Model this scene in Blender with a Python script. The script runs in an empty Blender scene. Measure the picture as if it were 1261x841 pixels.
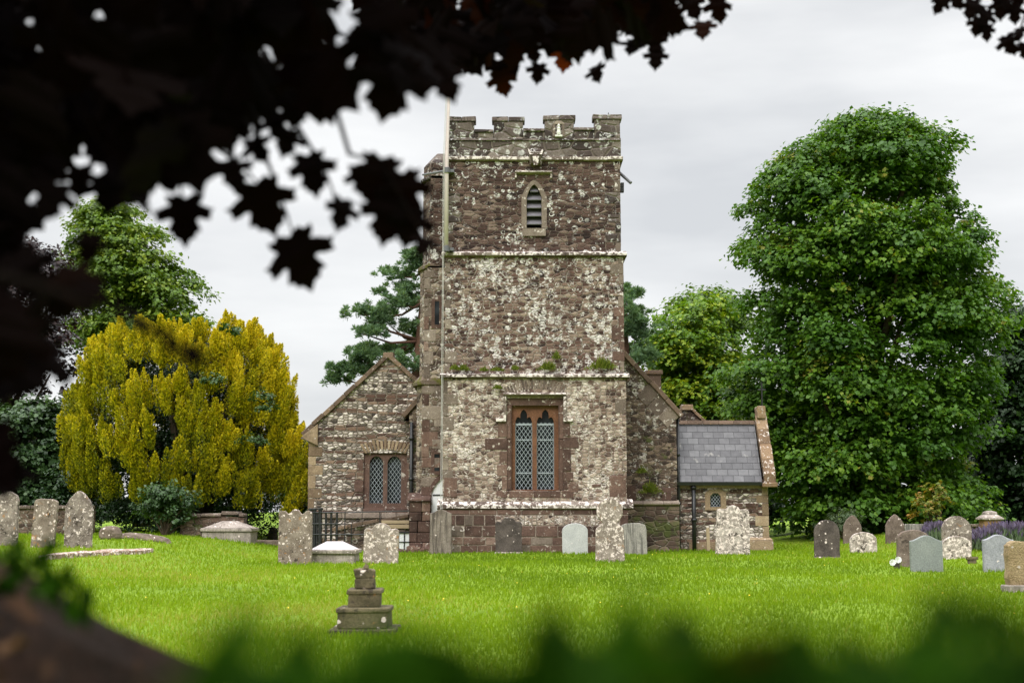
import bpy, math, random
import numpy as np
from mathutils import Vector
from mathutils.geometry import tessellate_polygon

R = random.Random(7)
G = np.random.default_rng(11)
S = bpy.context.scene
COL = S.collection

# ------------------------------------------------------------------ camera
CAM_H = 1.1
TH = math.radians(6.79)
FPX = 1261 * 50 / 36.0
cam_d = bpy.data.cameras.new('camera')
cam = bpy.data.objects.new('camera', cam_d)
COL.objects.link(cam)
cam.location = (0, 0, CAM_H)
cam.rotation_euler = (math.pi / 2 + TH, 0, 0)
cam_d.lens = 50
cam_d.sensor_width = 36
cam_d.clip_start = 0.05
cam_d.clip_end = 3000
cam_d.dof.use_dof = True
cam_d.dof.focus_distance = 37
cam_d.dof.aperture_fstop = 2.6
cam_d.dof.aperture_blades = 9
S.camera = cam

# ------------------------------------------------------------------ world: overcast sky
SUN_EL, SUN_AZ = math.radians(40), math.radians(205)
W = bpy.data.worlds.new('World')
S.world = W
W.use_nodes = True
wt = W.node_tree
wt.nodes.clear()


def wn(t, **k):
    n = wt.nodes.new(t)
    for a, b in k.items():
        setattr(n, a, b)
    return n


w_out = wn('ShaderNodeOutputWorld')
w_bg = wn('ShaderNodeBackground')
w_bg.inputs[1].default_value = 0.1
w_sky = wn('ShaderNodeTexSky', sky_type='NISHITA', sun_disc=False, sun_elevation=SUN_EL, sun_rotation=SUN_AZ)
w_tc = wn('ShaderNodeTexCoord')
w_map = wn('ShaderNodeMapping')
w_map.inputs['Scale'].default_value = (1.3, 1.3, 5.0)
w_no = wn('ShaderNodeTexNoise')
w_no.inputs['Scale'].default_value = 2.3
w_no.inputs['Detail'].default_value = 5
w_no.inputs['Roughness'].default_value = 0.5
w_rp = wn('ShaderNodeValToRGB')
w_rp.color_ramp.elements[0].position = 0.33
w_rp.color_ramp.elements[0].color = (0.66, 0.675, 0.695, 1)
w_rp.color_ramp.elements[1].position = 0.62
w_rp.color_ramp.elements[1].color = (0.93, 0.935, 0.935, 1)
w_sep = wn('ShaderNodeSeparateXYZ')
w_mr = wn('ShaderNodeMapRange')
w_mr.interpolation_type = 'SMOOTHSTEP'
w_mr.inputs['From Min'].default_value = 0.33
w_mr.inputs['From Max'].default_value = 0.95
w_mr.inputs['To Min'].default_value = 8.5
w_mr.inputs['To Max'].default_value = 44.0
w_mul = wn('ShaderNodeVectorMath', operation='SCALE')
w_mix = wn('ShaderNodeMix', data_type='RGBA')
w_mix.inputs[0].default_value = 0.94
wl = wt.links.new
wl(w_tc.outputs['Generated'], w_map.inputs['Vector'])
wl(w_map.outputs[0], w_no.inputs['Vector'])
wl(w_no.outputs[0], w_rp.inputs[0])
wl(w_tc.outputs['Generated'], w_sep.inputs[0])
wl(w_sep.outputs[2], w_mr.inputs['Value'])
wl(w_rp.outputs[0], w_mul.inputs[0])
wl(w_mr.outputs[0], w_mul.inputs['Scale'])
wl(w_sky.outputs[0], w_mix.inputs[6])
wl(w_mul.outputs[0], w_mix.inputs[7])
wl(w_mix.outputs[2], w_bg.inputs[0])
wl(w_bg.outputs[0], w_out.inputs[0])

sun_d = bpy.data.lights.new('sun', 'SUN')
sun_d.energy = 1.5
sun_d.angle = math.radians(25)
sun_d.color = (1.0, 0.97, 0.92)
sun = bpy.data.objects.new('sun', sun_d)
COL.objects.link(sun)
# light comes from over the photographer's left shoulder, high
sd = Vector((-0.35 * math.cos(SUN_EL), -0.94 * math.cos(SUN_EL), math.sin(SUN_EL)))
sun.rotation_euler = sd.to_track_quat('Z', 'Y').to_euler()

S.view_settings.view_transform = 'Standard'
S.view_settings.look = 'None'
S.view_settings.exposure = 0.35
S.view_settings.gamma = 1.0
S.view_settings.use_curve_mapping = False
S.cycles.use_denoising = True
try:
    S.cycles.denoiser = 'OPENIMAGEDENOISE'
except Exception:
    pass
S.cycles.max_bounces = 5
S.cycles.diffuse_bounces = 2
S.cycles.glossy_bounces = 2
S.cycles.transmission_bounces = 2
S.cycles.transparent_max_bounces = 4
S.cycles.caustics_reflective = False
S.cycles.caustics_refractive = False


# ------------------------------------------------------------------ measuring helpers
def at(px, py, Y):
    u = (420.5 - py) / FPX
    t = Y / (math.cos(TH) - u * math.sin(TH))
    return Vector(((px - 630.5) / FPX * t, Y, CAM_H + (math.sin(TH) + u * math.cos(TH)) * t))


def X(px, py, Y):
    return at(px, py, Y).x


def Z(py, Y):
    return at(630, py, Y).z


def sst(a, b, v):
    t = min(1, max(0, (v - a) / (b - a)))
    return t * t * (3 - 2 * t)


def hgt(x, y):
    h = 0.42 * sst(-5.6, -9.2, x) * sst(20, 33, y)
    h += 0.40 * sst(8.6, 13.0, x) * sst(24, 37, y)
    h += 0.025 * math.sin(x * 0.9 + 1.3) * math.sin(y * 0.7) + 0.02 * math.sin(x * 0.37 - y * 0.41)
    return h


def ground(px, py):
    Y = 4.0
    while Y < 70:
        p = at(px, py, Y)
        if p.z <= hgt(p.x, p.y):
            return p
        Y += 0.04
    return at(px, py, 60)


# ------------------------------------------------------------------ mesh building
OFF = {}


def tag(o, label=None, cat=None, group=None, kind=None):
    if label:
        o['label'] = label
    if cat:
        o['category'] = cat
    if group:
        o['group'] = group
    if label and cat and not kind:
        kind = 'thing'
    if kind:
        o['kind'] = kind
    return o


def thing(name, loc, label, cat, group=None):
    o = bpy.data.objects.new(name, None)
    o.empty_display_size = 0.2
    COL.objects.link(o)
    o.location = loc
    OFF[o] = Vector(loc)
    return tag(o, label, cat, group)


class MB:
    def __init__(self):
        self.v, self.f, self.m, self.t = [], [], [], []

    def poly(self, pts, mat=0, tint=0.5):
        i = len(self.v)
        self.v += [Vector(p) for p in pts]
        self.f.append(tuple(range(i, i + len(pts))))
        self.m.append(mat)
        self.t.append(tint)

    def box(self, x0, x1, y0, y1, z0, z1, mat=0, tint=None, j=0.0):
        if tint is None:
            tint = R.random()
        i = len(self.v)
        for x in (x0, x1):
            for y in (y0, y1):
                for z in (z0, z1):
                    self.v.append(Vector((x + R.uniform(-j, j), y + R.uniform(-j, j), z + R.uniform(-j, j))))
        for f in ((0, 1, 3, 2), (4, 6, 7, 5), (0, 4, 5, 1), (2, 3, 7, 6), (0, 2, 6, 4), (1, 5, 7, 3)):
            self.f.append(tuple(i + k for k in f))
            self.m.append(mat)
            self.t.append(tint)

    def hexa(self, b, t, mat=0, tint=None):
        """bottom ring b and top ring t (same count, counter-clockwise from above)"""
        if tint is None:
            tint = R.random()
        n = len(b)
        i = len(self.v)
        self.v += [Vector(p) for p in b] + [Vector(p) for p in t]
        fs = [tuple(i + k for k in reversed(range(n))), tuple(i + n + k for k in range(n))]
        for k in range(n):
            fs.append((i + k, i + (k + 1) % n, i + n + (k + 1) % n, i + n + k))
        for f in fs:
            self.f.append(f)
            self.m.append(mat)
            self.t.append(tint)

    def xz(self, out, y0, y1, mat=0, tint=None):
        """outline in x,z (counter-clockwise seen from the front) pushed from y0 back to y1"""
        if tint is None:
            tint = R.random()
        n = len(out)
        i = len(self.v)
        self.v += [Vector((x, y0, z)) for x, z in out] + [Vector((x, y1, z)) for x, z in out]
        fs = [tuple(i + k for k in range(n)), tuple(i + n + k for k in reversed(range(n)))]
        for k in range(n):
            fs.append((i + (k + 1) % n, i + k, i + n + k, i + n + (k + 1) % n))
        for f in fs:
            self.f.append(f)
            self.m.append(mat)
            self.t.append(tint)

    def yz(self, out, x0, x1, mat=0, tint=None):
        if tint is None:
            tint = R.random()
        n = len(out)
        i = len(self.v)
        self.v += [Vector((x0, y, z)) for y, z in out] + [Vector((x1, y, z)) for y, z in out]
        fs = [tuple(i + k for k in reversed(range(n))), tuple(i + n + k for k in range(n))]
        for k in range(n):
            fs.append((i + k, i + (k + 1) % n, i + n + (k + 1) % n, i + n + k))
        for f in fs:
            self.f.append(f)
            self.m.append(mat)
            self.t.append(tint)

    def sheet(self, out, holes, y, depth=0.0, mat=0, rmat=None, tint=0.5):
        """front sheet with holes at y facing the camera, with reveals running back"""
        polys = [[Vector((a, y, b)) for a, b in out]] + [[Vector((a, y, b)) for a, b in h] for h in holes]
        flat = [p for q in polys for p in q]
        for tri in tessellate_polygon(polys):
            a, b, c = (flat[k] for k in tri)
            if (b - a).cross(c - a).y > 0:
                b, c = c, b
            self.poly([a, b, c], mat, tint)
        if depth:
            for h in holes:
                for k in range(len(h)):
                    a, b = h[k], h[(k + 1) % len(h)]
                    self.poly([(a[0], y, a[1]), (b[0], y, b[1]), (b[0], y + depth, b[1]), (a[0], y + depth, a[1])],
                              mat if rmat is None else rmat, tint)

    def tube(self, pts, rad, seg=8, mat=0, tint=0.5, cap=True):
        pts = [Vector(p) for p in pts]
        if not isinstance(rad, (list, tuple)):
            rad = [rad] * len(pts)
        i0 = len(self.v)
        ref = Vector((0.31, 0.2, 0.93))
        for k, p in enumerate(pts):
            d = (pts[min(k + 1, len(pts) - 1)] - pts[max(k - 1, 0)]).normalized()
            a = d.cross(ref)
            if a.length < 0.05:
                a = d.cross(Vector((1, 0, 0)))
            a.normalize()
            b = d.cross(a)
            for q in range(seg):
                w = 2 * math.pi * q / seg
                self.v.append(p + (a * math.cos(w) + b * math.sin(w)) * rad[k])
        for k in range(len(pts) - 1):
            for q in range(seg):
                self.f.append((i0 + k * seg + q, i0 + k * seg + (q + 1) % seg, i0 + (k + 1) * seg + (q + 1) % seg, i0 + (k + 1) * seg + q))
                self.m.append(mat)
                self.t.append(tint)
        if cap:
            self.f.append(tuple(i0 + q for q in reversed(range(seg))))
            self.f.append(tuple(i0 + (len(pts) - 1) * seg + q for q in range(seg)))
            self.m += [mat] * 2
            self.t += [tint] * 2

    def lathe(self, prof, c, seg=16, mat=0, tint=0.5, sx=1, sy=1):
        i0 = len(self.v)
        for r, z in prof:
            for q in range(seg):
                w = 2 * math.pi * q / seg
                self.v.append(Vector((c[0] + r * sx * math.cos(w), c[1] + r * sy * math.sin(w), c[2] + z)))
        for k in range(len(prof) - 1):
            for q in range(seg):
                self.f.append((i0 + k * seg + q, i0 + k * seg + (q + 1) % seg, i0 + (k + 1) * seg + (q + 1) % seg, i0 + (k + 1) * seg + q))
                self.m.append(mat)
                self.t.append(tint)
        self.f.append(tuple(i0 + (len(prof) - 1) * seg + q for q in range(seg)))
        self.m.append(mat)
        self.t.append(tint)

    def build(self, name, mats, parent=None, loc=None, bevel=0, seg=2, smooth=False):
        if not isinstance(mats, (list, tuple)):
            mats = [mats]
        off = OFF[parent] if parent is not None else Vector(loc or (0, 0, 0))
        me = bpy.data.meshes.new(name)
        me.from_pydata([tuple(p - off) for p in self.v], [], self.f)
        for m in mats:
            me.materials.append(m)
        me.polygons.foreach_set('material_index', self.m)
        ta = me.attributes.new('tint', 'FLOAT', 'FACE')
        ta.data.foreach_set('value', self.t)
        uv = me.uv_layers.new(name='UVMap')
        co = me.vertices
        for p in me.polygons:
            n = p.normal
            if abs(n.z) > 0.97 or n.length < 0.5:
                t, b = Vector((1, 0, 0)), Vector((0, 1, 0))
            else:
                t = Vector((-n.y, n.x, 0)).normalized()
                b = n.cross(t)
            for li in p.loop_indices:
                c = co[me.loops[li].vertex_index].co + off
                uv.data[li].uv = (c.dot(t), c.dot(b))
        if smooth:
            me.polygons.foreach_set('use_smooth', [True] * len(me.polygons))
        me.update()
        o = bpy.data.objects.new(name, me)
        COL.objects.link(o)
        if parent is not None:
            o.parent = parent
        else:
            o.location = off
        OFF[o] = off
        if bevel:
            bm = o.modifiers.new('edge', 'BEVEL')
            bm.width = bevel
            bm.segments = seg
            bm.limit_method = 'ANGLE'
            bm.angle_limit = math.radians(35)
        return o


def np_mesh(name, V, F, mat, tint=None, parent=None, loc=None, nor=None):
    off = OFF[parent] if parent is not None else Vector(loc or (0, 0, 0))
    V = np.asarray(V, dtype=np.float32) - np.array(off, dtype=np.float32)
    F = np.asarray(F, dtype=np.int32)
    me = bpy.data.meshes.new(name)
    k = F.shape[1]
    me.vertices.add(len(V))
    me.vertices.foreach_set('co', V.ravel())
    me.loops.add(F.size)
    me.loops.foreach_set('vertex_index', F.ravel())
    me.polygons.add(len(F))
    me.polygons.foreach_set('loop_start', np.arange(0, F.size, k, dtype=np.int32))
    me.polygons.foreach_set('loop_total', np.full(len(F), k, dtype=np.int32))
    me.update(calc_edges=True)
    me.materials.append(mat)
    if tint is not None:
        a = me.attributes.new('tint', 'FLOAT', 'FACE')
        a.data.foreach_set('value', np.asarray(tint, dtype=np.float32))
    o = bpy.data.objects.new(name, me)
    COL.objects.link(o)
    if parent is not None:
        o.parent = parent
    else:
        o.location = off
    OFF[o] = off
    return o


# ------------------------------------------------------------------ materials
class NT:
    def __init__(self, name):
        self.mat = bpy.data.materials.new(name)
        self.mat.use_nodes = True
        self.t = self.mat.node_tree
        self.t.nodes.clear()
        self.out = self.t.nodes.new('ShaderNodeOutputMaterial')

    def n(self, typ, ins=None, **props):
        nd = self.t.nodes.new(typ)
        for k, v in props.items():
            setattr(nd, k, v)
        for k, v in (ins or {}).items():
            self.set(nd.inputs[k], v)
        return nd

    def set(self, sock, v):
        if isinstance(v, bpy.types.NodeSocket):
            self.t.links.new(v, sock)
        elif isinstance(v, (tuple, list)) and len(v) == 3 and sock.type == 'RGBA':
            sock.default_value = (*v, 1)
        else:
            sock.default_value = v

    def math(self, op, a, b=0.0, c=None):
        ins = {0: a, 1: b}
        if c is not None:
            ins[2] = c
        return self.n('ShaderNodeMath', ins, operation=op).outputs[0]

    def vm(self, op, a, b):
        return self.n('ShaderNodeVectorMath', {0: a, 1: b}, operation=op).outputs[0]

    def step(self, v, a, b, lo=0.0, hi=1.0):
        return self.n('ShaderNodeMapRange', {'Value': v, 'From Min': a, 'From Max': b, 'To Min': lo, 'To Max': hi},
                      interpolation_type='SMOOTHSTEP').outputs[0]

    def mix(self, f, a, b, blend='MIX'):
        nd = self.n('ShaderNodeMix', {0: f, 6: a, 7: b}, data_type='RGBA', blend_type=blend)
        return nd.outputs[2]

    def noise(self, vec, scale, detail=3, rough=0.55, dist=0.0, dims='3D'):
        return self.n('ShaderNodeTexNoise', {'Vector': vec, 'Scale': scale, 'Detail': detail, 'Roughness': rough, 'Distortion': dist}, noise_dimensions=dims)

    def ramp(self, f, stops, interp='LINEAR'):
        nd = self.n('ShaderNodeValToRGB', {0: f})
        cr = nd.color_ramp
        cr.interpolation = interp
        while len(cr.elements) < len(stops):
            cr.elements.new(0.5)
        for e, (p, c) in zip(cr.elements, stops):
            e.position = p
            e.color = (*c, 1)
        return nd.outputs[0]

    def attr(self, name):
        return self.n('ShaderNodeAttribute', attribute_name=name, attribute_type='GEOMETRY').outputs['Fac']

    def finish(self, col, rough=0.85, bump=None, bd=0.02, bs=0.6, spec=0.25, metal=0.0):
        ins = {'Base Color': col, 'Roughness': rough, 'Specular IOR Level': spec, 'Metallic': metal}
        if bump is not None:
            ins['Normal'] = self.n('ShaderNodeBump', {'Height': bump, 'Distance': bd, 'Strength': bs}).outputs[0]
        p = self.n('ShaderNodeBsdfPrincipled', ins)
        self.t.links.new(p.outputs[0], self.out.inputs[0])
        return self.mat


def uvec(t):
    return t.n('ShaderNodeUVMap', uv_map='UVMap').outputs[0]


def warp(t, v, scale, amt):
    nz = t.noise(v, scale, 2, 0.5)
    return t.vm('ADD', v, t.vm('MULTIPLY', t.vm('SUBTRACT', nz.outputs['Color'], (0.5, 0.5, 0.5)), (amt, amt, amt)))


def lichen_rings(t, v, scale, thr):
    """round pale lichen discs and rings of many sizes"""
    wv = warp(t, v, scale * 2.2, 0.30 / scale)
    vo = t.n('ShaderNodeTexVoronoi', {'Vector': wv, 'Scale': scale, 'Randomness': 1.0}, voronoi_dimensions='2D')
    c = t.n('ShaderNodeSeparateColor', {0: vo.outputs['Color']})
    rad = t.math('MULTIPLY_ADD', t.math('POWER', c.outputs[0], 1.6), 0.36, 0.05)
    d = t.math('SUBTRACT', vo.outputs['Distance'], rad)
    ring = t.math('SUBTRACT', 1.0, t.step(t.math('ABSOLUTE', d), 0.02, 0.10))
    disc = t.math('SUBTRACT', 1.0, t.step(d, -0.06, 0.06))
    pick = t.step(c.outputs[2], 0.5, 0.52)
    shape = t.math('ADD', t.math('MULTIPLY', ring, t.math('SUBTRACT', 1.0, pick)), t.math('MULTIPLY', disc, pick))
    some = t.step(c.outputs[1], thr, thr + 0.02)
    return t.math('MULTIPLY', shape, some)


DARKS = [(0.0, (0.024, 0.013, 0.011)), (0.25, (0.066, 0.034, 0.027)), (0.5, (0.12, 0.066, 0.052)), (0.75, (0.19, 0.125, 0.097)), (1.0, (0.28, 0.21, 0.16))]


def rubble(name, sx, sy, pal, mortar, lich, ring_thr, lcol=(0.60, 0.57, 0.50), dark_amt=0.5, mtop=0.10, moss=0.0):
    t = NT(name)
    v = uvec(t)
    wv = warp(t, v, 2.2, 0.10)
    wv = warp(t, wv, 9.0, 0.03)
    sv = t.vm('MULTIPLY', wv, (sx, sy, 1))
    vo = t.n('ShaderNodeTexVoronoi', {'Vector': sv, 'Scale': 1.0, 'Randomness': 0.78}, voronoi_dimensions='2D')
    ve = t.n('ShaderNodeTexVoronoi', {'Vector': sv, 'Scale': 1.0, 'Randomness': 0.78}, voronoi_dimensions='2D', feature='DISTANCE_TO_EDGE')
    c = t.n('ShaderNodeSeparateColor', {0: vo.outputs['Color']})
    macro = t.noise(v, 0.55, 3, 0.6).outputs[0]
    stain = t.noise(v, 1.7, 4, 0.6).outputs[0]
    fine = t.noise(v, 26, 4, 0.65).outputs[0]
    val = t.math('ADD', t.math('MULTIPLY', c.outputs[0], 0.95), t.math('MULTIPLY', t.math('SUBTRACT', stain, 0.45), 0.8))
    base = t.ramp(val, pal)
    base = t.mix(1.0, base, t.ramp(fine, [(0.25, (0.55, 0.55, 0.55)), (0.75, (1.35, 1.35, 1.35))]), 'MULTIPLY')
    joint = t.math('SUBTRACT', 1.0, t.step(ve.outputs['Distance'], 0.015, mtop))
    base = t.mix(t.math('MULTIPLY', joint, t.step(stain, 0.25, 0.6, 0.35, 0.95)), base, mortar)
    # pale crust of lichen in patches, broken up finely
    n1 = t.noise(wv, 5.5, 6, 0.68).outputs[0]
    n2 = t.noise(v, 0.9, 2, 0.5).outputs[0]
    lm = t.math('ADD', n1, t.math('MULTIPLY', t.math('SUBTRACT', n2, 0.5), 0.45))
    lmask = t.step(lm, 0.62 - lich, 0.68 - lich)
    lmask = t.math('MULTIPLY', lmask, t.step(t.noise(t.vm('MULTIPLY', v, (1, 1.6, 1)), 17, 4, 0.65).outputs[0], 0.40, 0.52, 0.05, 1.0))
    rings = t.math('MAXIMUM', lichen_rings(t, v, 3.3, ring_thr), lichen_rings(t, t.vm('ADD', v, (7.3, 3.1, 0)), 6.2, ring_thr))
    rings = t.math('MULTIPLY', rings, t.step(t.noise(v, 14, 3, 0.6).outputs[0], 0.34, 0.48))
    rings = t.math('MULTIPLY', rings, t.step(t.noise(v, 1.25, 3, 0.6).outputs[0], 0.42, 0.56, 0.08, 0.9))
    mask = t.math('MAXIMUM', t.math('MULTIPLY', lmask, 0.85), rings)
    lc = t.mix(t.step(t.noise(v, 9, 3, 0.6).outputs[0], 0.35, 0.7), lcol, tuple(q * 0.55 for q in lcol))
    col = t.mix(mask, base, lc)
    # old dark staining
    ds = t.step(t.noise(t.vm('MULTIPLY', v, (1.0, 0.45, 1)), 1.1, 4, 0.6).outputs[0], 0.5, 0.72)
    col = t.mix(t.math('MULTIPLY', ds, dark_amt), col, (0.035, 0.022, 0.018))
    # orange lichen spots
    ol = t.step(t.noise(v, 3.3, 5, 0.7).outputs[0], 0.68, 0.74)
    col = t.mix(t.math('MULTIPLY', ol, 0.5), col, (0.30, 0.17, 0.06))
    if moss:
        ms = t.step(t.noise(v, 2.4, 4, 0.6).outputs[0], 0.6 - moss, 0.75 - moss)
        col = t.mix(t.math('MULTIPLY', ms, 0.6), col, (0.075, 0.10, 0.02))
    hgtv = t.math('ADD', t.step(ve.outputs['Distance'], 0.0, 0.16), t.math('ADD', t.math('MULTIPLY', fine, 0.4), t.math('MULTIPLY', c.outputs[1], 0.35)))
    return t.finish(col, 0.92, hgtv, 0.035, 0.8)


def banded(name, tanmix=0.0):
    """flint cobbles in courses with thin bands of brown stone"""
    t = NT(name)
    v = uvec(t)
    wv = warp(t, v, 2.0, 0.025)
    wv = warp(t, wv, 10.0, 0.03)
    sx = t.n('ShaderNodeSeparateXYZ', {0: wv})
    cv = t.n('ShaderNodeCombineXYZ', {0: t.math('MULTIPLY', sx.outputs[0], 0.06), 1: t.math('MULTIPLY', sx.outputs[1], 1.0)}).outputs[0]
    bn = t.noise(cv, 6.2, 1.0, 0.5).outputs[0]
    band = t.step(bn, 0.53, 0.56)
    fl = t.vm('MULTIPLY', wv, (7.0, 12.5, 1))
    vo = t.n('ShaderNodeTexVoronoi', {'Vector': fl, 'Scale': 1.0, 'Randomness': 0.8}, voronoi_dimensions='2D')
    ve = t.n('ShaderNodeTexVoronoi', {'Vector': fl, 'Scale': 1.0, 'Randomness': 0.8}, voronoi_dimensions='2D', feature='DISTANCE_TO_EDGE')
    c = t.n('ShaderNodeSeparateColor', {0: vo.outputs['Color']})
    flint = t.ramp(c.outputs[0], [(0.0, (0.055, 0.045, 0.04)), (0.3, (0.21, 0.18, 0.15)), (0.6, (0.46, 0.385, 0.335)), (1.0, (0.80, 0.71, 0.64))])
    fj = t.math('SUBTRACT', 1.0, t.step(ve.outputs['Distance'], 0.03, 0.14))
    flint = t.mix(t.math('MULTIPLY', fj, 0.85), flint, (0.17, 0.13, 0.10))
    bv = t.vm('MULTIPLY', wv, (3.4, 8.5, 1))
    v2 = t.n('ShaderNodeTexVoronoi', {'Vector': bv, 'Scale': 1.0, 'Randomness': 0.5}, voronoi_dimensions='2D')
    e2 = t.n('ShaderNodeTexVoronoi', {'Vector': bv, 'Scale': 1.0, 'Randomness': 0.5}, voronoi_dimensions='2D', feature='DISTANCE_TO_EDGE')
    c2 = t.n('ShaderNodeSeparateColor', {0: v2.outputs['Color']})
    stone = t.ramp(c2.outputs[0], [(0.0, (0.055, 0.03, 0.024)), (0.4, (0.12, 0.067, 0.05)), (0.8, (0.2, 0.125, 0.09)), (1.0, (0.3, 0.22, 0.16))])
    stone = t.mix(t.math('SUBTRACT', 1.0, t.step(e2.outputs['Distance'], 0.02, 0.10)), stone, (0.24, 0.19, 0.15))
    col = t.mix(band, flint, stone)
    fine = t.noise(v, 30, 4, 0.65).outputs[0]
    col = t.mix(1.0, col, t.ramp(fine, [(0.25, (0.6, 0.6, 0.6)), (0.75, (1.3, 1.3, 1.3))]), 'MULTIPLY')
    st = t.step(t.noise(v, 1.0, 4, 0.6).outputs[0], 0.5, 0.75)
    col = t.mix(t.math('MULTIPLY', st, 0.45), col, (0.09, 0.062, 0.048))
    h = t.mix(band, t.step(ve.outputs['Distance'], 0.0, 0.25), t.step(e2.outputs['Distance'], 0.0, 0.12))
    hh = t.math('ADD', h, t.math('MULTIPLY', fine, 0.35))
    return t.finish(col, 0.9, hh, 0.045, 0.9)


def ashlar(name, pal, lich=0.0, lcol=(0.74, 0.66, 0.61), orange=0.0, moss=0.0, bump=0.5):
    """dressed blocks: one tint for each block, weathered and lichened"""
    t = NT(name)
    v = t.n('ShaderNodeNewGeometry').outputs['Position']
    tint = t.attr('tint')
    n0 = t.noise(v, 3.2, 4, 0.6).outputs[0]
    val = t.math('ADD', t.math('MULTIPLY', tint, 0.7), t.math('MULTIPLY', t.math('SUBTRACT', n0, 0.35), 0.8))
    col = t.ramp(val, pal)
    fine = t.noise(v, 28, 5, 0.68).outputs[0]
    col = t.mix(1.0, col, t.ramp(fine, [(0.25, (0.6, 0.6, 0.6)), (0.75, (1.35, 1.35, 1.35))]), 'MULTIPLY')
    n1 = t.noise(v, 7.5, 6, 0.7, 0.4).outputs[0]
    upz = t.n('ShaderNodeSeparateXYZ', {0: t.n('ShaderNodeNewGeometry').outputs['Normal']}).outputs[2]
    col = t.mix(t.math('MULTIPLY', t.math('MULTIPLY', t.step(n1, 0.64 - lich, 0.70 - lich), 0.9), t.step(upz, -0.35, 0.05)), col, lcol)
    if orange:
        n2 = t.noise(v, 4.1, 5, 0.7).outputs[0]
        col = t.mix(t.math('MULTIPLY', t.step(n2, 0.70 - orange, 0.80 - orange), 0.8), col, (0.34, 0.18, 0.05))
    if moss:
        n3 = t.noise(v, 2.7, 4, 0.65).outputs[0]
        col = t.mix(t.step(n3, 0.66 - moss, 0.76 - moss), col, (0.09, 0.085, 0.018))
    return t.finish(col, 0.9, t.math('ADD', fine, n1), 0.03, bump)


def plain(name, col, rough=0.6, var=0.25, scale=9, spec=0.3, metal=0.0, bump=0.15):
    t = NT(name)
    v = t.n('ShaderNodeTexCoord').outputs['Object']
    n = t.noise(v, scale, 4, 0.6).outputs[0]
    c = t.mix(n, tuple(q * (1 - var) for q in col), tuple(min(1, q * (1 + var)) for q in col))
    return t.finish(c, rough, n, 0.01, bump, spec, metal)


def grave_mat(name, c1, c2, white=0.0, orange=0.0, dark=0.0, streak=0.0, rough=0.9, bump=0.6, bd=0.02):
    t = NT(name)
    oi = t.n('ShaderNodeObjectInfo')
    v = t.vm('ADD', t.n('ShaderNodeTexCoord').outputs['Object'], t.vm('MULTIPLY', oi.outputs['Random'], (37.0, 19.0, 53.0)))
    n0 = t.noise(v, 4.5, 5, 0.65).outputs[0]
    fine = t.noise(v, 42, 5, 0.7).outputs[0]
    col = t.mix(t.step(n0, 0.3, 0.7), c1, c2)
    col = t.mix(1.0, col, t.ramp(fine, [(0.25, (0.55, 0.55, 0.55)), (0.75, (1.4, 1.4, 1.4))]), 'MULTIPLY')
    if streak:
        sv = t.vm('MULTIPLY', v, (9.0, 9.0, 0.7))
        sn = t.noise(sv, 1.6, 3, 0.6).outputs[0]
        col = t.mix(t.math('MULTIPLY', t.step(sn, 0.45, 0.62), streak), col, tuple(q * 0.32 for q in c1))
    if dark:
        dn = t.noise(t.vm('ADD', v, (5, 5, 5)), 6.0, 5, 0.7).outputs[0]
        col = t.mix(t.math('MULTIPLY', t.step(dn, 0.66 - dark, 0.72 - dark), 0.85), col, (0.035, 0.028, 0.022))
    if orange:
        on = t.noise(t.vm('ADD', v, (9, 2, 4)), 8.0, 5, 0.7).outputs[0]
        col = t.mix(t.math('MULTIPLY', t.step(on, 0.68 - orange, 0.75 - orange), 0.75), col, (0.30, 0.15, 0.05))
    if white:
        wn_ = t.noise(t.vm('ADD', v, (1, 8, 3)), 13.0, 6, 0.74, 0.3).outputs[0]
        mk = t.step(wn_, 0.68 - white, 0.73 - white)
        vo = t.n('ShaderNodeTexVoronoi', {'Vector': warp(t, v, 16, 0.06), 'Scale': 13.0, 'Randomness': 1.0})
        cc = t.n('ShaderNodeSeparateColor', {0: vo.outputs['Color']})
        dd = t.math('SUBTRACT', 1.0, t.step(t.math('SUBTRACT', vo.outputs['Distance'], t.math('MULTIPLY', cc.outputs[0], 0.32)), -0.02, 0.06))
        dd = t.math('MULTIPLY', dd, t.step(cc.outputs[1], 0.62 - white, 0.64 - white))
        col = t.mix(t.math('MULTIPLY', t.math('MAXIMUM', mk, dd), 0.9), col, (0.70, 0.63, 0.58))
    col = t.mix(1.0, col, (1.13, 1.06, 1.07), 'MULTIPLY')
    return t.finish(col, rough, t.math('ADD', t.math('MULTIPLY', n0, 0.7), fine), bd, bump)


def leaf_mat(name, stops, trans=0.3, rough=0.55, spec=0.3, tcol=None):
    t = NT(name)
    c = t.ramp(t.attr('tint'), stops)
    p = t.n('ShaderNodeBsdfPrincipled', {'Base Color': c, 'Roughness': rough, 'Specular IOR Level': spec})
    tr = t.n('ShaderNodeBsdfTranslucent', {0: t.mix(1.0, c, tcol or (1.3, 1.25, 0.5), 'MULTIPLY')})
    m = t.n('ShaderNodeMixShader', {0: trans, 1: p.outputs[0], 2: tr.outputs[0]})
    t.t.links.new(m.outputs[0], t.out.inputs[0])
    return t.mat


def glass_mat():
    t = NT('dark_window_glass')
    v = uvec(t)
    n = t.noise(v, 1.3, 2, 0.5).outputs[0]
    c = t.mix(t.step(n, 0.4, 0.7), (0.004, 0.005, 0.006), (0.03, 0.036, 0.042))
    return t.finish(c, 0.25, t.noise(v, 5, 2, 0.5).outputs[0], 0.01, 0.15, 0.22)


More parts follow.
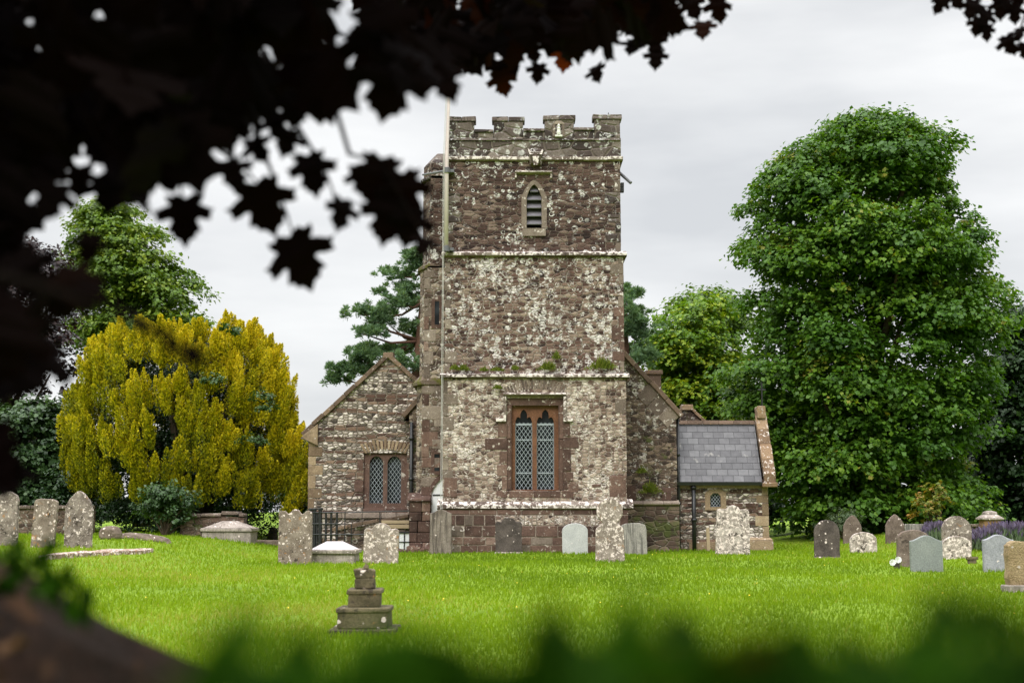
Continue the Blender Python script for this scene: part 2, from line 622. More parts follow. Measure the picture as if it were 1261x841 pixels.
M = {}
M['pale_rubble'] = rubble('pale_lichened_rubble', 6.3, 11.5, [(0.0, (0.045, 0.026, 0.021)), (0.3, (0.14, 0.085, 0.066)), (0.6, (0.26, 0.185, 0.145)), (1.0, (0.46, 0.37, 0.30))],
                          (0.33, 0.27, 0.225), 0.105, 0.78, (0.78, 0.69, 0.62), 0.22, 0.16)
M['mid_rubble'] = rubble('mottled_rubble', 5.2, 12.0, DARKS, (0.26, 0.215, 0.175), 0.095, 0.62, (0.80, 0.74, 0.70), 0.30, 0.12)
M['dark_rubble'] = rubble('dark_ringed_rubble', 4.6, 13.0, [(0.0, (0.018, 0.010, 0.009)), (0.4, (0.062, 0.033, 0.027)), (0.8, (0.12, 0.073, 0.058)), (1.0, (0.20, 0.145, 0.115))],
                          (0.16, 0.125, 0.10), 0.035, 0.62, (0.78, 0.74, 0.70), 0.30, 0.09)
M['parapet'] = rubble('black_stained_parapet_stone', 2.2, 4.0, [(0.0, (0.03, 0.022, 0.02)), (0.5, (0.085, 0.063, 0.056)), (1.0, (0.20, 0.165, 0.14))],
                      (0.15, 0.12, 0.10), 0.05, 0.64, (0.62, 0.60, 0.57), 0.4, 0.06)
M['nave_rubble'] = rubble('brown_nave_rubble', 5.0, 10.5, [(0.0, (0.03, 0.02, 0.016)), (0.4, (0.08, 0.052, 0.04)), (0.8, (0.15, 0.105, 0.078)), (1.0, (0.25, 0.19, 0.14))],
                          (0.13, 0.10, 0.08), 0.065, 0.76, (0.58, 0.53, 0.48), 0.45, 0.10, 0.05)
M['turret_rubble'] = rubble('turret_rubble', 4.0, 8.0, [(0.0, (0.05, 0.032, 0.025)), (0.35, (0.12, 0.082, 0.062)), (0.7, (0.24, 0.18, 0.135)), (1.0, (0.36, 0.29, 0.22))],
                            (0.24, 0.20, 0.16), 0.05, 0.76, (0.66, 0.60, 0.54), 0.35, 0.12)
M['banded'] = banded('banded_flint_and_brown_stone')
M['red_ashlar'] = ashlar('red_brown_dressed_stone', [(0.0, (0.035, 0.02, 0.016)), (0.35, (0.09, 0.052, 0.041)), (0.7, (0.155, 0.093, 0.072)), (1.0, (0.28, 0.195, 0.155))], 0.055, (0.5, 0.44, 0.38))
M['rust_ashlar'] = ashlar('rusty_window_stone', [(0.0, (0.06, 0.028, 0.019)), (0.45, (0.125, 0.056, 0.033)), (0.8, (0.20, 0.092, 0.048)), (1.0, (0.26, 0.16, 0.11))], -0.01, orange=0.06)
M['tan_ashlar'] = ashlar('tan_dressed_stone', [(0.0, (0.13, 0.085, 0.055)), (0.4, (0.22, 0.155, 0.10)), (0.75, (0.33, 0.24, 0.155)), (1.0, (0.42, 0.34, 0.24))], 0.02, orange=0.04)
M['grey_ashlar'] = ashlar('grey_brown_dressed_stone', [(0.0, (0.085, 0.062, 0.05)), (0.5, (0.17, 0.13, 0.105)), (1.0, (0.32, 0.26, 0.21))], 0.05)
M['white_ashlar'] = ashlar('white_crusted_ledge_stone', [(0.0, (0.06, 0.042, 0.035)), (0.5, (0.13, 0.095, 0.08)), (1.0, (0.28, 0.235, 0.20))], 0.165)
M['coping'] = ashlar('weathered_coping_stone', [(0.0, (0.075, 0.05, 0.036)), (0.5, (0.15, 0.10, 0.072)), (1.0, (0.26, 0.18, 0.12))], 0.03, orange=0.07)
M['orange_coping'] = ashlar('orange_lichened_coping', [(0.0, (0.11, 0.072, 0.045)), (0.5, (0.22, 0.14, 0.085)), (1.0, (0.34, 0.24, 0.15))], 0.085, orange=0.10)
M['moss_ashlar'] = ashlar('mossy_ledge_stone', [(0.0, (0.06, 0.042, 0.03)), (0.5, (0.13, 0.095, 0.07)), (1.0, (0.22, 0.17, 0.12))], 0.02, orange=0.06, moss=0.17)
M['glass'] = glass_mat()
M['lead'] = plain('pale_lead_lattice', (0.30, 0.33, 0.36), 0.5, 0.25, 12, 0.4)
M['slat'] = plain('grey_louvre_slate', (0.15, 0.14, 0.155), 0.6, 0.25, 7)
M['black_backing'] = plain('interior_shade_black', (0.006, 0.006, 0.006), 0.9, 0.1)
M['white_paint'] = plain('white_painted_wood', (0.72, 0.73, 0.74), 0.45, 0.05, 5)
M['pole_white'] = plain('off_white_pole_paint', (0.60, 0.50, 0.50), 0.4, 0.18, 3)
M['iron'] = plain('black_iron', (0.012, 0.012, 0.013), 0.45, 0.3, 10, 0.5)
M['grey_metal'] = plain('dull_grey_metal', (0.10, 0.10, 0.11), 0.5, 0.2, 10, 0.5)
M['cord'] = plain('pale_cord', (0.5, 0.48, 0.45), 0.8, 0.1, 10)
M['timber'] = plain('tan_timber', (0.33, 0.25, 0.16), 0.75, 0.2, 8)


def slate_mat():
    t = NT('blue_grey_slate_roof')
    v = uvec(t)
    wv = warp(t, v, 3.0, 0.01)
    b = t.n('ShaderNodeTexBrick', {'Vector': wv, 'Color1': (0, 0, 0, 1), 'Color2': (1, 1, 1, 1), 'Mortar': (0.5, 0.5, 0.5, 1), 'Scale': 1.0,
                                   'Mortar Size': 0.006, 'Mortar Smooth': 0.1, 'Bias': 0.0, 'Brick Width': 0.30, 'Row Height': 0.215}, offset=0.5)
    g = t.n('ShaderNodeSeparateColor', {0: b.outputs['Color']}).outputs[0]
    c = t.ramp(g, [(0.0, (0.072, 0.069, 0.075)), (0.5, (0.092, 0.088, 0.095)), (1.0, (0.125, 0.121, 0.128))])
    n = t.noise(v, 5, 5, 0.65).outputs[0]
    c = t.mix(1.0, c, t.ramp(n, [(0.25, (0.7, 0.7, 0.7)), (0.75, (1.25, 1.25, 1.25))]), 'MULTIPLY')
    c = t.mix(t.math('MULTIPLY', t.step(t.noise(v, 2.2, 5, 0.7).outputs[0], 0.6, 0.7), 0.5), c, (0.38, 0.36, 0.33))
    c = t.mix(b.outputs['Fac'], c, (0.03, 0.03, 0.033))
    sv = t.n('ShaderNodeSeparateXYZ', {0: wv}).outputs[1]
    lap = t.math('FRACT', t.math('DIVIDE', sv, 0.215))
    h = t.math('ADD', t.math('MULTIPLY', lap, -1.0), t.math('ADD', t.math('MULTIPLY', b.outputs['Fac'], -0.6), t.math('ADD', t.math('MULTIPLY', n, 0.2), t.math('MULTIPLY', g, 0.3))))
    return t.finish(c, 0.55, h, 0.02, 0.8, 0.4)


M['slate'] = slate_mat()


def grass_ground():
    t = NT('meadow_ground')
    v = t.n('ShaderNodeNewGeometry').outputs['Position']
    n = t.noise(v, 0.35, 4, 0.6).outputs[0]
    f = t.noise(v, 13, 5, 0.7).outputs[0]
    c = t.ramp(t.math('ADD', t.math('MULTIPLY', n, 0.55), t.math('MULTIPLY', f, 0.45)),
               [(0.3, (0.07, 0.125, 0.005)), (0.5, (0.125, 0.20, 0.007)), (0.7, (0.18, 0.26, 0.010))])
    return t.finish(c, 0.8, f, 0.04, 0.8, 0.15)


M['ground'] = grass_ground()
M['blade'] = leaf_mat('grass_blade', [(0.0, (0.095, 0.165, 0.004)), (0.45, (0.15, 0.24, 0.005)), (0.8, (0.20, 0.30, 0.007)), (1.0, (0.30, 0.31, 0.06))], 0.35, 0.6, 0.2)
M['syc'] = leaf_mat('sycamore_leaf', [(0.0, (0.03, 0.085, 0.008)), (0.5, (0.065, 0.15, 0.012)), (0.88, (0.13, 0.23, 0.016)), (1.0, (0.23, 0.22, 0.03))], 0.35, 0.5, 0.3)
M['oak'] = leaf_mat('yellow_green_leaf', [(0.0, (0.055, 0.11, 0.010)), (0.5, (0.11, 0.19, 0.014)), (1.0, (0.21, 0.27, 0.022))], 0.3, 0.5, 0.35)
M['lime'] = leaf_mat('lime_leaf', [(0.0, (0.06, 0.14, 0.010)), (0.5, (0.13, 0.235, 0.013)), (1.0, (0.34, 0.39, 0.02))], 0.35, 0.5, 0.3)
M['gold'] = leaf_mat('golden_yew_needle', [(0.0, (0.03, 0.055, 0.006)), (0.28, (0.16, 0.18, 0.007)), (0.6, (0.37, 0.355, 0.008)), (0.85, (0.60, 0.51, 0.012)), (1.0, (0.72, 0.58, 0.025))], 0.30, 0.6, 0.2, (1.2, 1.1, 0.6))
M['pine'] = leaf_mat('pine_needle', [(0.0, (0.06, 0.12, 0.06)), (0.6, (0.125, 0.21, 0.10)), (1.0, (0.20, 0.29, 0.145))], 0.3, 0.5, 0.3)
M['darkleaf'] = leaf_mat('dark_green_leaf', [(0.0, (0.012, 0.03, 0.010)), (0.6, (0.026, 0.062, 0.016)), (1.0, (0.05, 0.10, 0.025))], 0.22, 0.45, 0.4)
M['copper'] = leaf_mat('copper_beech_leaf', [(0.0, (0.012, 0.008, 0.009)), (0.7, (0.026, 0.014, 0.016)), (1.0, (0.05, 0.025, 0.022))], 0.2, 0.4, 0.4, (1.6, 0.7, 0.6))
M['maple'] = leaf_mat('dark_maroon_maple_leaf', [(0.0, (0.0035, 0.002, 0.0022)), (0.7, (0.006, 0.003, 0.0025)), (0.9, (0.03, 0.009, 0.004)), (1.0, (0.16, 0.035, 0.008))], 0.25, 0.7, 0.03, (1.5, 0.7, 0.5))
M['hedgeleaf'] = leaf_mat('foreground_hedge_leaf', [(0.0, (0.008, 0.026, 0.002)), (0.6, (0.016, 0.050, 0.002)), (0.93, (0.028, 0.085, 0.003)), (1.0, (0.06, 0.03, 0.006))], 0.35, 0.7, 0.03)
M['orangeleaf'] = leaf_mat('orange_green_leaf', [(0.0, (0.07, 0.12, 0.014)), (0.65, (0.15, 0.17, 0.02)), (1.0, (0.28, 0.16, 0.03))], 0.3)
M['lavleaf'] = leaf_mat('lavender_stem', [(0.0, (0.07, 0.11, 0.05)), (0.55, (0.13, 0.17, 0.09)), (0.6, (0.085, 0.07, 0.12)), (1.0, (0.15, 0.115, 0.20))], 0.2)
M['weed'] = leaf_mat('wall_weed_leaf', [(0.0, (0.08, 0.12, 0.012)), (1.0, (0.20, 0.22, 0.03))], 0.3)
M['bark'] = plain('grey_brown_bark', (0.075, 0.055, 0.04), 0.95, 0.45, 6, 0.1, 0, 0.8)
M['pinebark'] = plain('reddish_pine_bark', (0.11, 0.06, 0.04), 0.95, 0.4, 5, 0.1, 0, 0.8)
M['blackbark'] = plain('dark_maple_bark', (0.007, 0.005, 0.004), 0.95, 0.4, 8, 0.02, 0, 0.8)

# ------------------------------------------------------------------ ground
def axis(lo, hi, dlo, dhi, fine, coarse):
    a = list(np.arange(dlo, dhi + 1e-6, fine))
    s, x = fine, dlo
    left = []
    while x > lo:
        s = min(s * 1.35, coarse)
        x -= s
        left.append(x)
    s, x = fine, dhi
    right = []
    while x < hi:
        s = min(s * 1.35, coarse)
        x += s
        right.append(x)
    return left[::-1] + a + right


gx, gy = axis(-500, 500, -22, 22, 0.4, 60), axis(-200, 900, -2, 60, 0.4, 60)
gv = np.array([(x, y, hgt(x, y)) for y in gy for x in gx])
nx = len(gx)
gf = np.array([(j * nx + i, j * nx + i + 1, (j + 1) * nx + i + 1, (j + 1) * nx + i) for j in range(len(gy) - 1) for i in range(nx - 1)])
gr = np_mesh('ground', gv, gf, M['ground'])
gr.data.polygons.foreach_set('use_smooth', [True] * len(gf))
tag(gr, kind='structure')


def hgt_np(x, y):
    def s(a, b, v):
        t = np.clip((v - a) / (b - a), 0, 1)
        return t * t * (3 - 2 * t)
    h = 0.42 * s(-5.6, -9.2, x) * s(20, 33, y) + 0.40 * s(8.6, 13.0, x) * s(24, 37, y)
    return h + 0.025 * np.sin(x * 0.9 + 1.3) * np.sin(y * 0.7) + 0.02 * np.sin(x * 0.37 - y * 0.41)


def grass_field():
    n = 330000
    y = np.exp(G.uniform(math.log(5.0), math.log(47), n))
    x = G.uniform(-1, 1, n) * (y * 0.46 + 1.2)
    keep = ~((x > -5.9) & (x < 7.6) & (y > 38.0 + 0.9 * (x < -1.9) * 1.2 + 2.6 * (x > 3.1)))
    # clumpy: fewer blades in faint patches
    pat = np.sin(x * 1.7 + np.sin(y * 1.1) * 1.3) * np.sin(y * 1.3 + np.sin(x * .8))
    keep &= G.uniform(0, 1, n) < 0.8 + 0.25 * pat
    x, y, pat = x[keep], y[keep], pat[keep]
    n = len(x)
    z = hgt_np(x, y)
    w = 0.0035 + 0.00042 * y * G.uniform(0.6, 1.4, n)
    h = G.uniform(0.025, 0.06, n) * (1 + 0.35 * np.sin(x * 1.1) * np.sin(y * 0.9)) + 0.0007 * y
    a = G.uniform(0, 2 * math.pi, n)
    la = G.uniform(0, 2 * math.pi, n)
    le = G.uniform(0.1, 0.75, n) * h
    V = np.empty((n, 3, 3))
    V[:, 0] = np.stack([x - np.cos(a) * w, y - np.sin(a) * w, z - 0.01], 1)
    V[:, 1] = np.stack([x + np.cos(a) * w, y + np.sin(a) * w, z - 0.01], 1)
    V[:, 2] = np.stack([x + np.cos(la) * le, y + np.sin(la) * le, z + h], 1)
    big = 0.48 + 0.16 * np.sin(x * 0.21 + y * .13) + 0.26 * np.sin(x * 0.55 + 2 * np.sin(y * 0.21)) * np.sin(y * 0.33 + x * 0.1) + 0.12 * pat
    t = np.clip(big + G.normal(0, 0.16, n), 0, 0.97)
    t[G.uniform(0, 1, n) < 0.012] = 1.0
    o = np_mesh('grass', V.reshape(-1, 3), np.arange(n * 3).reshape(-1, 3), M['blade'], t)
    tag(o, 'short bright green churchyard grass', 'grass', kind='stuff')


grass_field()

# ------------------------------------------------------------------ the church
YT = 38.0
root = thing('church', (0.6, YT, 0), 'old stone parish church with a battlemented west tower, gabled aisle and slate roofed porch', 'church')
zb = -0.3
# tower stages
lx0, lx1 = X(545.5, 570, YT), X(771.5, 570, YT)
mx0, mx1 = X(548, 390, YT + .06), X(768, 390, YT + .06)
ux0, ux1 = X(550.5, 250, YT + .12), X(764, 250, YT + .12)
zp0, zp1 = Z(627, YT), Z(614, YT)
zs1, zs2, zs3 = Z(463, YT), Z(313, YT), Z(194, YT)
zcr, zmt = Z(159, YT), Z(144, YT)
DEPTH = 5.2


def jag_rect(x0, x1, z0, z1):
    return [(x0, z0), (x1, z0), (x1, z1), (x0, z1)]


def arch_pts(x0, x1, z0, zs, za, kind='pointed', n=8):
    xm = (x0 + x1) / 2
    pts = [(x0, z0), (x1, z0)]
    for k in range(n + 1):
        t = k / n
        if kind == 'round':
            w = t * math.pi / 2
            pts.append((xm + (x1 - xm) * math.cos(w), zs + (za - zs) * math.sin(w)))
        else:
            pts.append((x1 + (xm - x1) * t, zs + (za - zs) * (1 - (1 - t) ** 1.7) ** 0.92))
    for k in range(n - 1, -1, -1):
        t = k / n
        if kind == 'round':
            w = t * math.pi / 2
            pts.append((xm - (xm - x0) * math.cos(w), zs + (za - zs) * math.sin(w)))
        else:
            pts.append((x0 + (xm - x0) * t, zs + (za - zs) * (1 - (1 - t) ** 1.7) ** 0.92))
    return pts


def trefoil(x0, x1, z0, zs, za):
    """light with a cusped ogee head"""
    xm, w = (x0 + x1) / 2, (x1 - x0) / 2
    h = za - zs
    half = [(1.0, 0.0), (0.97, 0.22), (0.84, 0.42), (0.66, 0.50), (0.52, 0.46), (0.40, 0.40), (0.40, 0.58), (0.36, 0.76), (0.22, 0.90), (0.0, 1.0)]
    pts = [(x0, z0), (x1, z0)]
    pts += [(xm + a * w, zs + b * h) for a, b in half]
    pts += [(xm - a * w, zs + b * h) for a, b in half[-2::-1]]
    return pts


# --- tower walls
tw = MB()
wx0, wx1, wz0, wz1 = X(624, 550, YT), X(694, 550, YT), Z(604, YT), Z(490, YT)
bY = YT + .12
blx0, blx1 = X(648, 260, bY), X(667.5, 260, bY)
bel = arch_pts(blx0, blx1, Z(281, bY), Z(243, bY), Z(227, bY))
tw.sheet(jag_rect(lx0, lx1, zb, zs1), [jag_rect(wx0, wx1, wz0, wz1)], YT, 0.05, 0)
tw.sheet(jag_rect(mx0, mx1, zs1 - .1, zs2), [], YT + .06, 0, 1)
tw.sheet(jag_rect(ux0, ux1, zs2 - .1, zs3), [bel], bY, 0.3, 2)


def three_sides(mb, x0, x1, y0, y1, z0, z1, mat):
    mb.poly([(x0, y1, z0), (x0, y0, z0), (x0, y0, z1), (x0, y1, z1)], mat)
    mb.poly([(x1, y0, z0), (x1, y1, z0), (x1, y1, z1), (x1, y0, z1)], mat)
    mb.poly([(x1, y1, z0), (x0, y1, z0), (x0, y1, z1), (x1, y1, z1)], mat)


three_sides(tw, lx0, lx1, YT, YT + DEPTH, zb, zs1, 0)
three_sides(tw, mx0, mx1, YT + .06, YT + DEPTH - .06, zs1 - .1, zs2, 1)
three_sides(tw, ux0, ux1, bY, YT + DEPTH - .12, zs2 - .1, zs3, 2)
tower = tw.build('tower', [M['pale_rubble'], M['mid_rubble'], M['dark_rubble']], root)

# plinth below the weathering: big dressed blocks in courses
pl = MB()
plx0, plx1 = lx0 - 0.03, lx1 + 0.04
rows = [(Z(680.5, YT) - .25, Z(671, YT)), (Z(671, YT), Z(661, YT)), (Z(661, YT), Z(647, YT)), (Z(647, YT), Z(634, YT)), (Z(634, YT), zp0)]
for ri, (za, zb_) in enumerate(rows):
    x = plx0
    while x < plx1 - 0.02:
        w = R.uniform(0.35, 0.85) if ri != 3 else R.uniform(0.12, 0.3)
        x2 = min(plx1, x + w)
        if plx1 - x2 < 0.15:
            x2 = plx1
        pale = (ri == 3 and lx0 + 1.3 < x < lx1 - .5)
        pr = R.uniform(0, 0.012)
        tnt = R.random() * (0.75 if not pale else 1)
        if ri == 1:
            tnt = 0.55 + 0.45 * R.random()
        pl.box(x + .012, x2 - .012, YT - .07 - pr, YT + 0.3, za + .011, zb_ - .011, 1 if pale else (2 if R.random() < .16 else 0), tnt, 0.007)
        x = x2
pl.box(plx0 + .015, plx1 - .015, YT - .062, YT + .25, rows[0][0], zp0 - .002, 2, 0.9)
for s, xx in ((-1, plx0), (1, plx1)):
    pl.box(min(xx, xx - s * .2), max(xx, xx - s * .2), YT + .3, YT + DEPTH, rows[0][0], zp0, 0, 0.4)
pl.build('plinth', [M['red_ashlar'], M['pale_rubble'], M['grey_ashlar']], tower, bevel=.012)


def string(name, parent, x0, x1, y, z, h, out, mat, back, slope=0.6, jit=0.008, blk=0.7):
    """projecting ledge with sloping top, in separate lengths, round front and sides"""
    m = MB()
    x = x0 - out
    while x < x1 + out - .01:
        x2 = min(x1 + out, x + R.uniform(.6, 1.3) * blk)
        if x1 + out - x2 < .2:
            x2 = x1 + out
        j = R.uniform(-jit, jit)
        o = out + R.uniform(-jit, jit)
        prof = [(y + .1, z - h), (y - o * .5, z - h), (y - o, z - h * .7 + j), (y - o, z + h * .15 + j), (y + .1, z + h * slope)]
        prof = prof[::-1]
        m.yz(prof, x + .003, x2 - .003, 0)
        x = x2
    for s, xx in ((-1, x0), (1, x1)):
        m.box(min(xx, xx + s * out), max(xx, xx + s * out), y + .1, y + back, z - h * .8, z + h * .1, 0, .5)
    return m.build(name, mat, parent, bevel=.01, seg=1)


string('plinth_moulding', tower, lx0 - .02, lx1 + .03, YT, zp0 + .1, .11, .13, M['white_ashlar'], DEPTH, 1.6, blk=1.4)
string('string_course', tower, lx0, lx1, YT, zs1 + .02, .085, .10, M['white_ashlar'], DEPTH, .8)
string('string_course', tower, mx0, mx1, YT + .06, zs2 + .02, .09, .10, M['white_ashlar'], DEPTH - .1, 1.0)
string('string_course', tower, ux0, ux1, bY, zs3 + .02, .10, .08, M['white_ashlar'], DEPTH - .2, .5)


def quoins(name, parent, xs, sgn, y, z0, z1, mat, hh=(.22, .34), ln=(.22, .5), proud=.008, back=.3):
    m = MB()
    z, k = z0, 0
    while z < z1 - .05:
        z2 = min(z1, z + R.uniform(*hh))
        w = ln[1] if k % 2 else ln[0]
        w *= R.uniform(.8, 1.15)
        e = xs - sgn * R.uniform(.0, proud * 1.5)
        b = R.uniform(back * .6, back) if not k % 2 else back
        m.box(min(e, e + sgn * w), max(e, e + sgn * w), y - proud - R.uniform(0, .006), y + b, z + .006, z2 - .006, R.randrange(len(mat)) if isinstance(mat, list) else 0, R.random(), .004)
        z = z2
        k += 1
    return m.build(name, mat, parent, bevel=.012)


quoins('quoins', tower, ux0, 1, bY, zs2 + .1, zs3 - .15, [M['parapet'], M['dark_rubble'], M['grey_ashlar']], (.2, .33), (.18, .42))
quoins('quoins', tower, ux1, -1, bY, zs2 + .1, zs3 - .15, [M['parapet'], M['dark_rubble'], M['grey_ashlar']], (.2, .33), (.18, .42))
quoins('quoins', tower, mx0, 1, YT + .06, zs1 + .12, zs2 - .12, [M['grey_ashlar'], M['mid_rubble'], M['grey_ashlar']], (.22, .36), (.16, .36))
quoins('quoins', tower, mx1, -1, YT + .06, zs1 + .12, zs2 - .12, [M['grey_ashlar'], M['red_ashlar'], M['mid_rubble']], (.22, .36), (.14, .34))
quoins('quoins', tower, lx0, 1, YT, zp1 + .15, zs1 - .12, [M['grey_ashlar'], M['pale_rubble']], (.22, .4), (.14, .34))
quoins('quoins', tower, lx1, -1, YT, zp1 + .7, zs1 - .12, [M['grey_ashlar'], M['pale_rubble'], M['pale_rubble']], (.25, .4), (.12, .3))
# odd big red blocks near the tower foot
for (a, b, c, d) in ((750, 771, 586, 612), (547, 563, 588, 612), (729, 740, 596, 600), (700, 712, 596, 606)):
    m = MB()
    m.box(X(a, c, YT), X(b, c, YT), YT - .012, YT + .2, Z(d, YT), Z(c, YT), 0, R.uniform(.35, .8), .006)
    m.build('large_block', M['red_ashlar'], tower, bevel=.012)

# --- parapet with battlements
pa = MB()
py0 = bY - .02
px0, px1 = X(552.5, 170, py0), X(764.5, 170, py0)
zmid = Z(172, py0)
pa.box(px0, px1, py0, py0 + .38, zs3 + .03, zmid, 0, .5)
for xx in ((px0, px0 + .38), (px1 - .38, px1)):
    pa.box(xx[0], xx[1], py0 + .38, YT + DEPTH - .5, zs3 + .03, zmid, 0, .5)
pa.box(px0, px1, YT + DEPTH - .5, YT + DEPTH - .12, zs3 + .03, zcr, 0, .5)
pa.box(px0 + .3, px1 - .3, py0 + .3, YT + DEPTH - .4, zs3 - .05, zs3 + .1, 0, .5)
cops = MB()
mer = [(552.5, 584.8), (607, 645), (670, 707.5), (731, 764.5)]
zc = [143, 143, 141.5, 140.5]
for k, (a, b) in enumerate(mer):
    za = Z(zc[k], py0)
    xa, xb = X(a, 150, py0), X(b, 150, py0)
    pa.box(xa + .02, xb - .02, py0 - .02, py0 + .36, zmid, za - .16, 0, .5, .006)
    n = 2
    cops = MB()
    for q in range(n):
        u0, u1 = xa - .03 + (xb - xa + .06) * q / n, xa - .03 + (xb - xa + .06) * (q + 1) / n
        cops.hexa([(u0 + .003, py0 - .06, za - .16), (u1 - .003, py0 - .06, za - .16), (u1 - .003, py0 + .42, za - .16), (u0 + .003, py0 + .42, za - .16)],
                  [(u0 + .003, py0 - .035, za - .02 + R.uniform(-.015, .01)), (u1 - .003, py0 - .035, za - .02 + R.uniform(-.015, .01)), (u1 - .003, py0 + .38, za + .02), (u0 + .003, py0 + .38, za + .02)], 0)
    cops.build('parapet_coping', M['parapet'], tower, bevel=.02)
    if k < 3:
        cops = MB()
        c0, c1 = X(mer[k][1], 160, py0), X(mer[k + 1][0], 160, py0)
        zt = Z(159 - k * 1.2, py0)
        pa.box(c0 - .02, c1 + .02, py0 + .003, py0 + .355, zmid, zt - .1, 0, .5)
        cops.hexa([(c0 - .015, py0 - .05, zt - .1), (c1 + .015, py0 - .05, zt - .1), (c1 + .015, py0 + .42, zt - .1), (c0 - .015, py0 + .42, zt - .1)],
                  [(c0 - .015, py0 - .03, zt - .01), (c1 + .015, py0 - .03, zt - .02), (c1 + .015, py0 + .38, zt + .02), (c0 - .015, py0 + .38, zt + .02)], 0)
        cops.build('parapet_coping', M['parapet'], tower, bevel=.02)
# side merlons running back along both edges
yk = py0 + .9
while yk < YT + DEPTH - 1.2:
    for xa, xb in ((px0, px0 + .36), (px1 - .36, px1)):
        pa.box(xa, xb, yk, yk + .8, zmid, Z(150, py0), 0, .5)
        cops = MB()
        cops.box(xa - .03, xb + .03, yk - .03, yk + .83, Z(150, py0), Z(145, py0), 0, .4)
        cops.build('parapet_coping', M['parapet'], tower, bevel=.02)
    yk += 1.4
par = pa.build('parapet', M['parapet'], tower, bevel=.015)
m = MB()
x = px0
while x < px1 - .01:
    x2 = min(px1, x + R.uniform(.5, 1.0))
    m.yz([(py0 + .02, zmid + .05), (py0 - .03, zmid + .02), (py0 - .045, zmid - .03), (py0 + .02, zmid - .045)], x + .003, x2 - .003, 0)
    x = x2
m.build('parapet_moulding', M['parapet'], tower)
# little niche figure on the third merlon
m = MB()
nc = at(688, 167, py0)
m.lathe([(.05, 0), (.06, .06), (.045, .14), (.052, .18), (.03, .22), (.04, .25), (.035, .285), (.01, .31)], (nc.x, py0 - .055, nc.z), 10)
m.box(nc.x - .1, nc.x + .1, py0 - .09, py0 + .02, nc.z - .05, nc.z - .002, 0, .6)
m.build('niche_figure', plain('chalk_white_stone', (.62, .6, .56), .9, .2), tower, smooth=False)
m = MB()
for s in (-1, 1):
    m.box(nc.x + s * .13 - .035, nc.x + s * .13 + .035, py0 - .05, py0 + .02, nc.z - .05, nc.z + .3, 0, .4)
m.xz([(nc.x - .17, nc.z + .3), (nc.x + .17, nc.z + .3), (nc.x + .08, nc.z + .4), (nc.x - .08, nc.z + .4)], py0 - .05, py0 + .02)
m.build('niche', M['grey_ashlar'], tower, bevel=.01)
# gargoyle on the top ledge
m = MB()
gc = at(659.5, 196, bY)
gx_, gz_ = gc.x, gc.z
m.hexa([(gx_ - .12, bY - .18, gz_ - .16), (gx_ + .12, bY - .18, gz_ - .16), (gx_ + .17, bY + .05, gz_ - .2), (gx_ - .17, bY + .05, gz_ - .2)],
       [(gx_ - .16, bY - .3, gz_ + .12), (gx_ + .16, bY - .3, gz_ + .12), (gx_ + .2, bY + .05, gz_ + .18), (gx_ - .2, bY + .05, gz_ + .18)], 0, .5)
m.hexa([(gx_ - .05, bY - .42, gz_ - .27), (gx_ + .06, bY - .42, gz_ - .27), (gx_ + .06, bY - .15, gz_ - .2), (gx_ - .06, bY - .15, gz_ - .2)],
       [(gx_ - .09, bY - .42, gz_ - .03), (gx_ + .09, bY - .42, gz_ - .03), (gx_ + .11, bY - .2, gz_ + .02), (gx_ - .11, bY - .2, gz_ + .02)], 0, .4)
for s in (-1, 1):
    m.hexa([(gx_ + s * .13 - .04, bY - .3, gz_ + .05), (gx_ + s * .13 + .04, bY - .3, gz_ + .05), (gx_ + s * .13 + .04, bY - .18, gz_ + .05), (gx_ + s * .13 - .04, bY - .18, gz_ + .05)],
           [(gx_ + s * .2 - .02, bY - .26, gz_ + .22), (gx_ + s * .2 + .02, bY - .26, gz_ + .22), (gx_ + s * .2 + .02, bY - .2, gz_ + .22), (gx_ + s * .2 - .02, bY - .2, gz_ + .22)], 0, .3)
    m.lathe([(.02, -.02), (.035, 0), (.02, .03)], (gx_ + s * .06, bY - .36, gz_ + .04), 8, 0, .1)
m.build('gargoyle', M['white_ashlar'], tower, bevel=.03)
# spout on the right side
m = MB()
a, b = at(763, 213, bY + .5), at(777, 225.5, bY + .3)
m.tube([a, (a + b) / 2, b], .045, 10)
m.build('water_spout', M['grey_metal'], tower)
m = MB()
for yy in (228, 234):
    q = at(765, yy, bY + .4)
    m.box(q.x - .02, q.x + .07, q.y - .08, q.y + .08, q.z - .07, q.z + .05, 0, .3)
q = at(749.5, 141, py0)
m.tube([(q.x, q.y + .2, q.z - .02), (q.x + .01, q.y + .2, q.z + .1)], .012, 6)
m.build('bracket', M['iron'], tower)


# --- leaded windows
def lattice(mb, x0, x1, z0, z1, y, dx=.112, dz=.16, w=.0105):
    k = dz / dx
    n = int(((x1 - x0) + (z1 - z0) / k) / dx) + 2
    for i in range(-n, n):
        for s in (1, -1):
            # line z = z0 + s*k*(x - xs)
            xs = (x0 if s > 0 else x1) + s * i * dx
            pts = []
            for xx in (x0, x1):
                zz = z0 + s * k * (xx - xs)
                if z0 <= zz <= z1:
                    pts.append((xx, zz))
            for zz in (z0, z1):
                xx = xs + s * (zz - z0) / k
                if x0 < xx < x1:
                    pts.append((xx, zz))
            if len(pts) >= 2:
                a, b = Vector((pts[0][0], y, pts[0][1])), Vector((pts[1][0], y, pts[1][1]))
                if (b - a).length > .03:
                    d = (b - a).normalized()
                    nrm = Vector((-d.z, 0, d.x)) * w / 2
                    yo = .002 if s > 0 else -.002
                    q = [a - nrm, b - nrm, b + nrm, a + nrm]
                    q = [Vector((p.x, y + yo, p.z)) for p in q]
                    mb.poly(q if (q[1] - q[0]).cross(q[2] - q[0]).y < 0 else q[::-1], 1)


tf = MB()
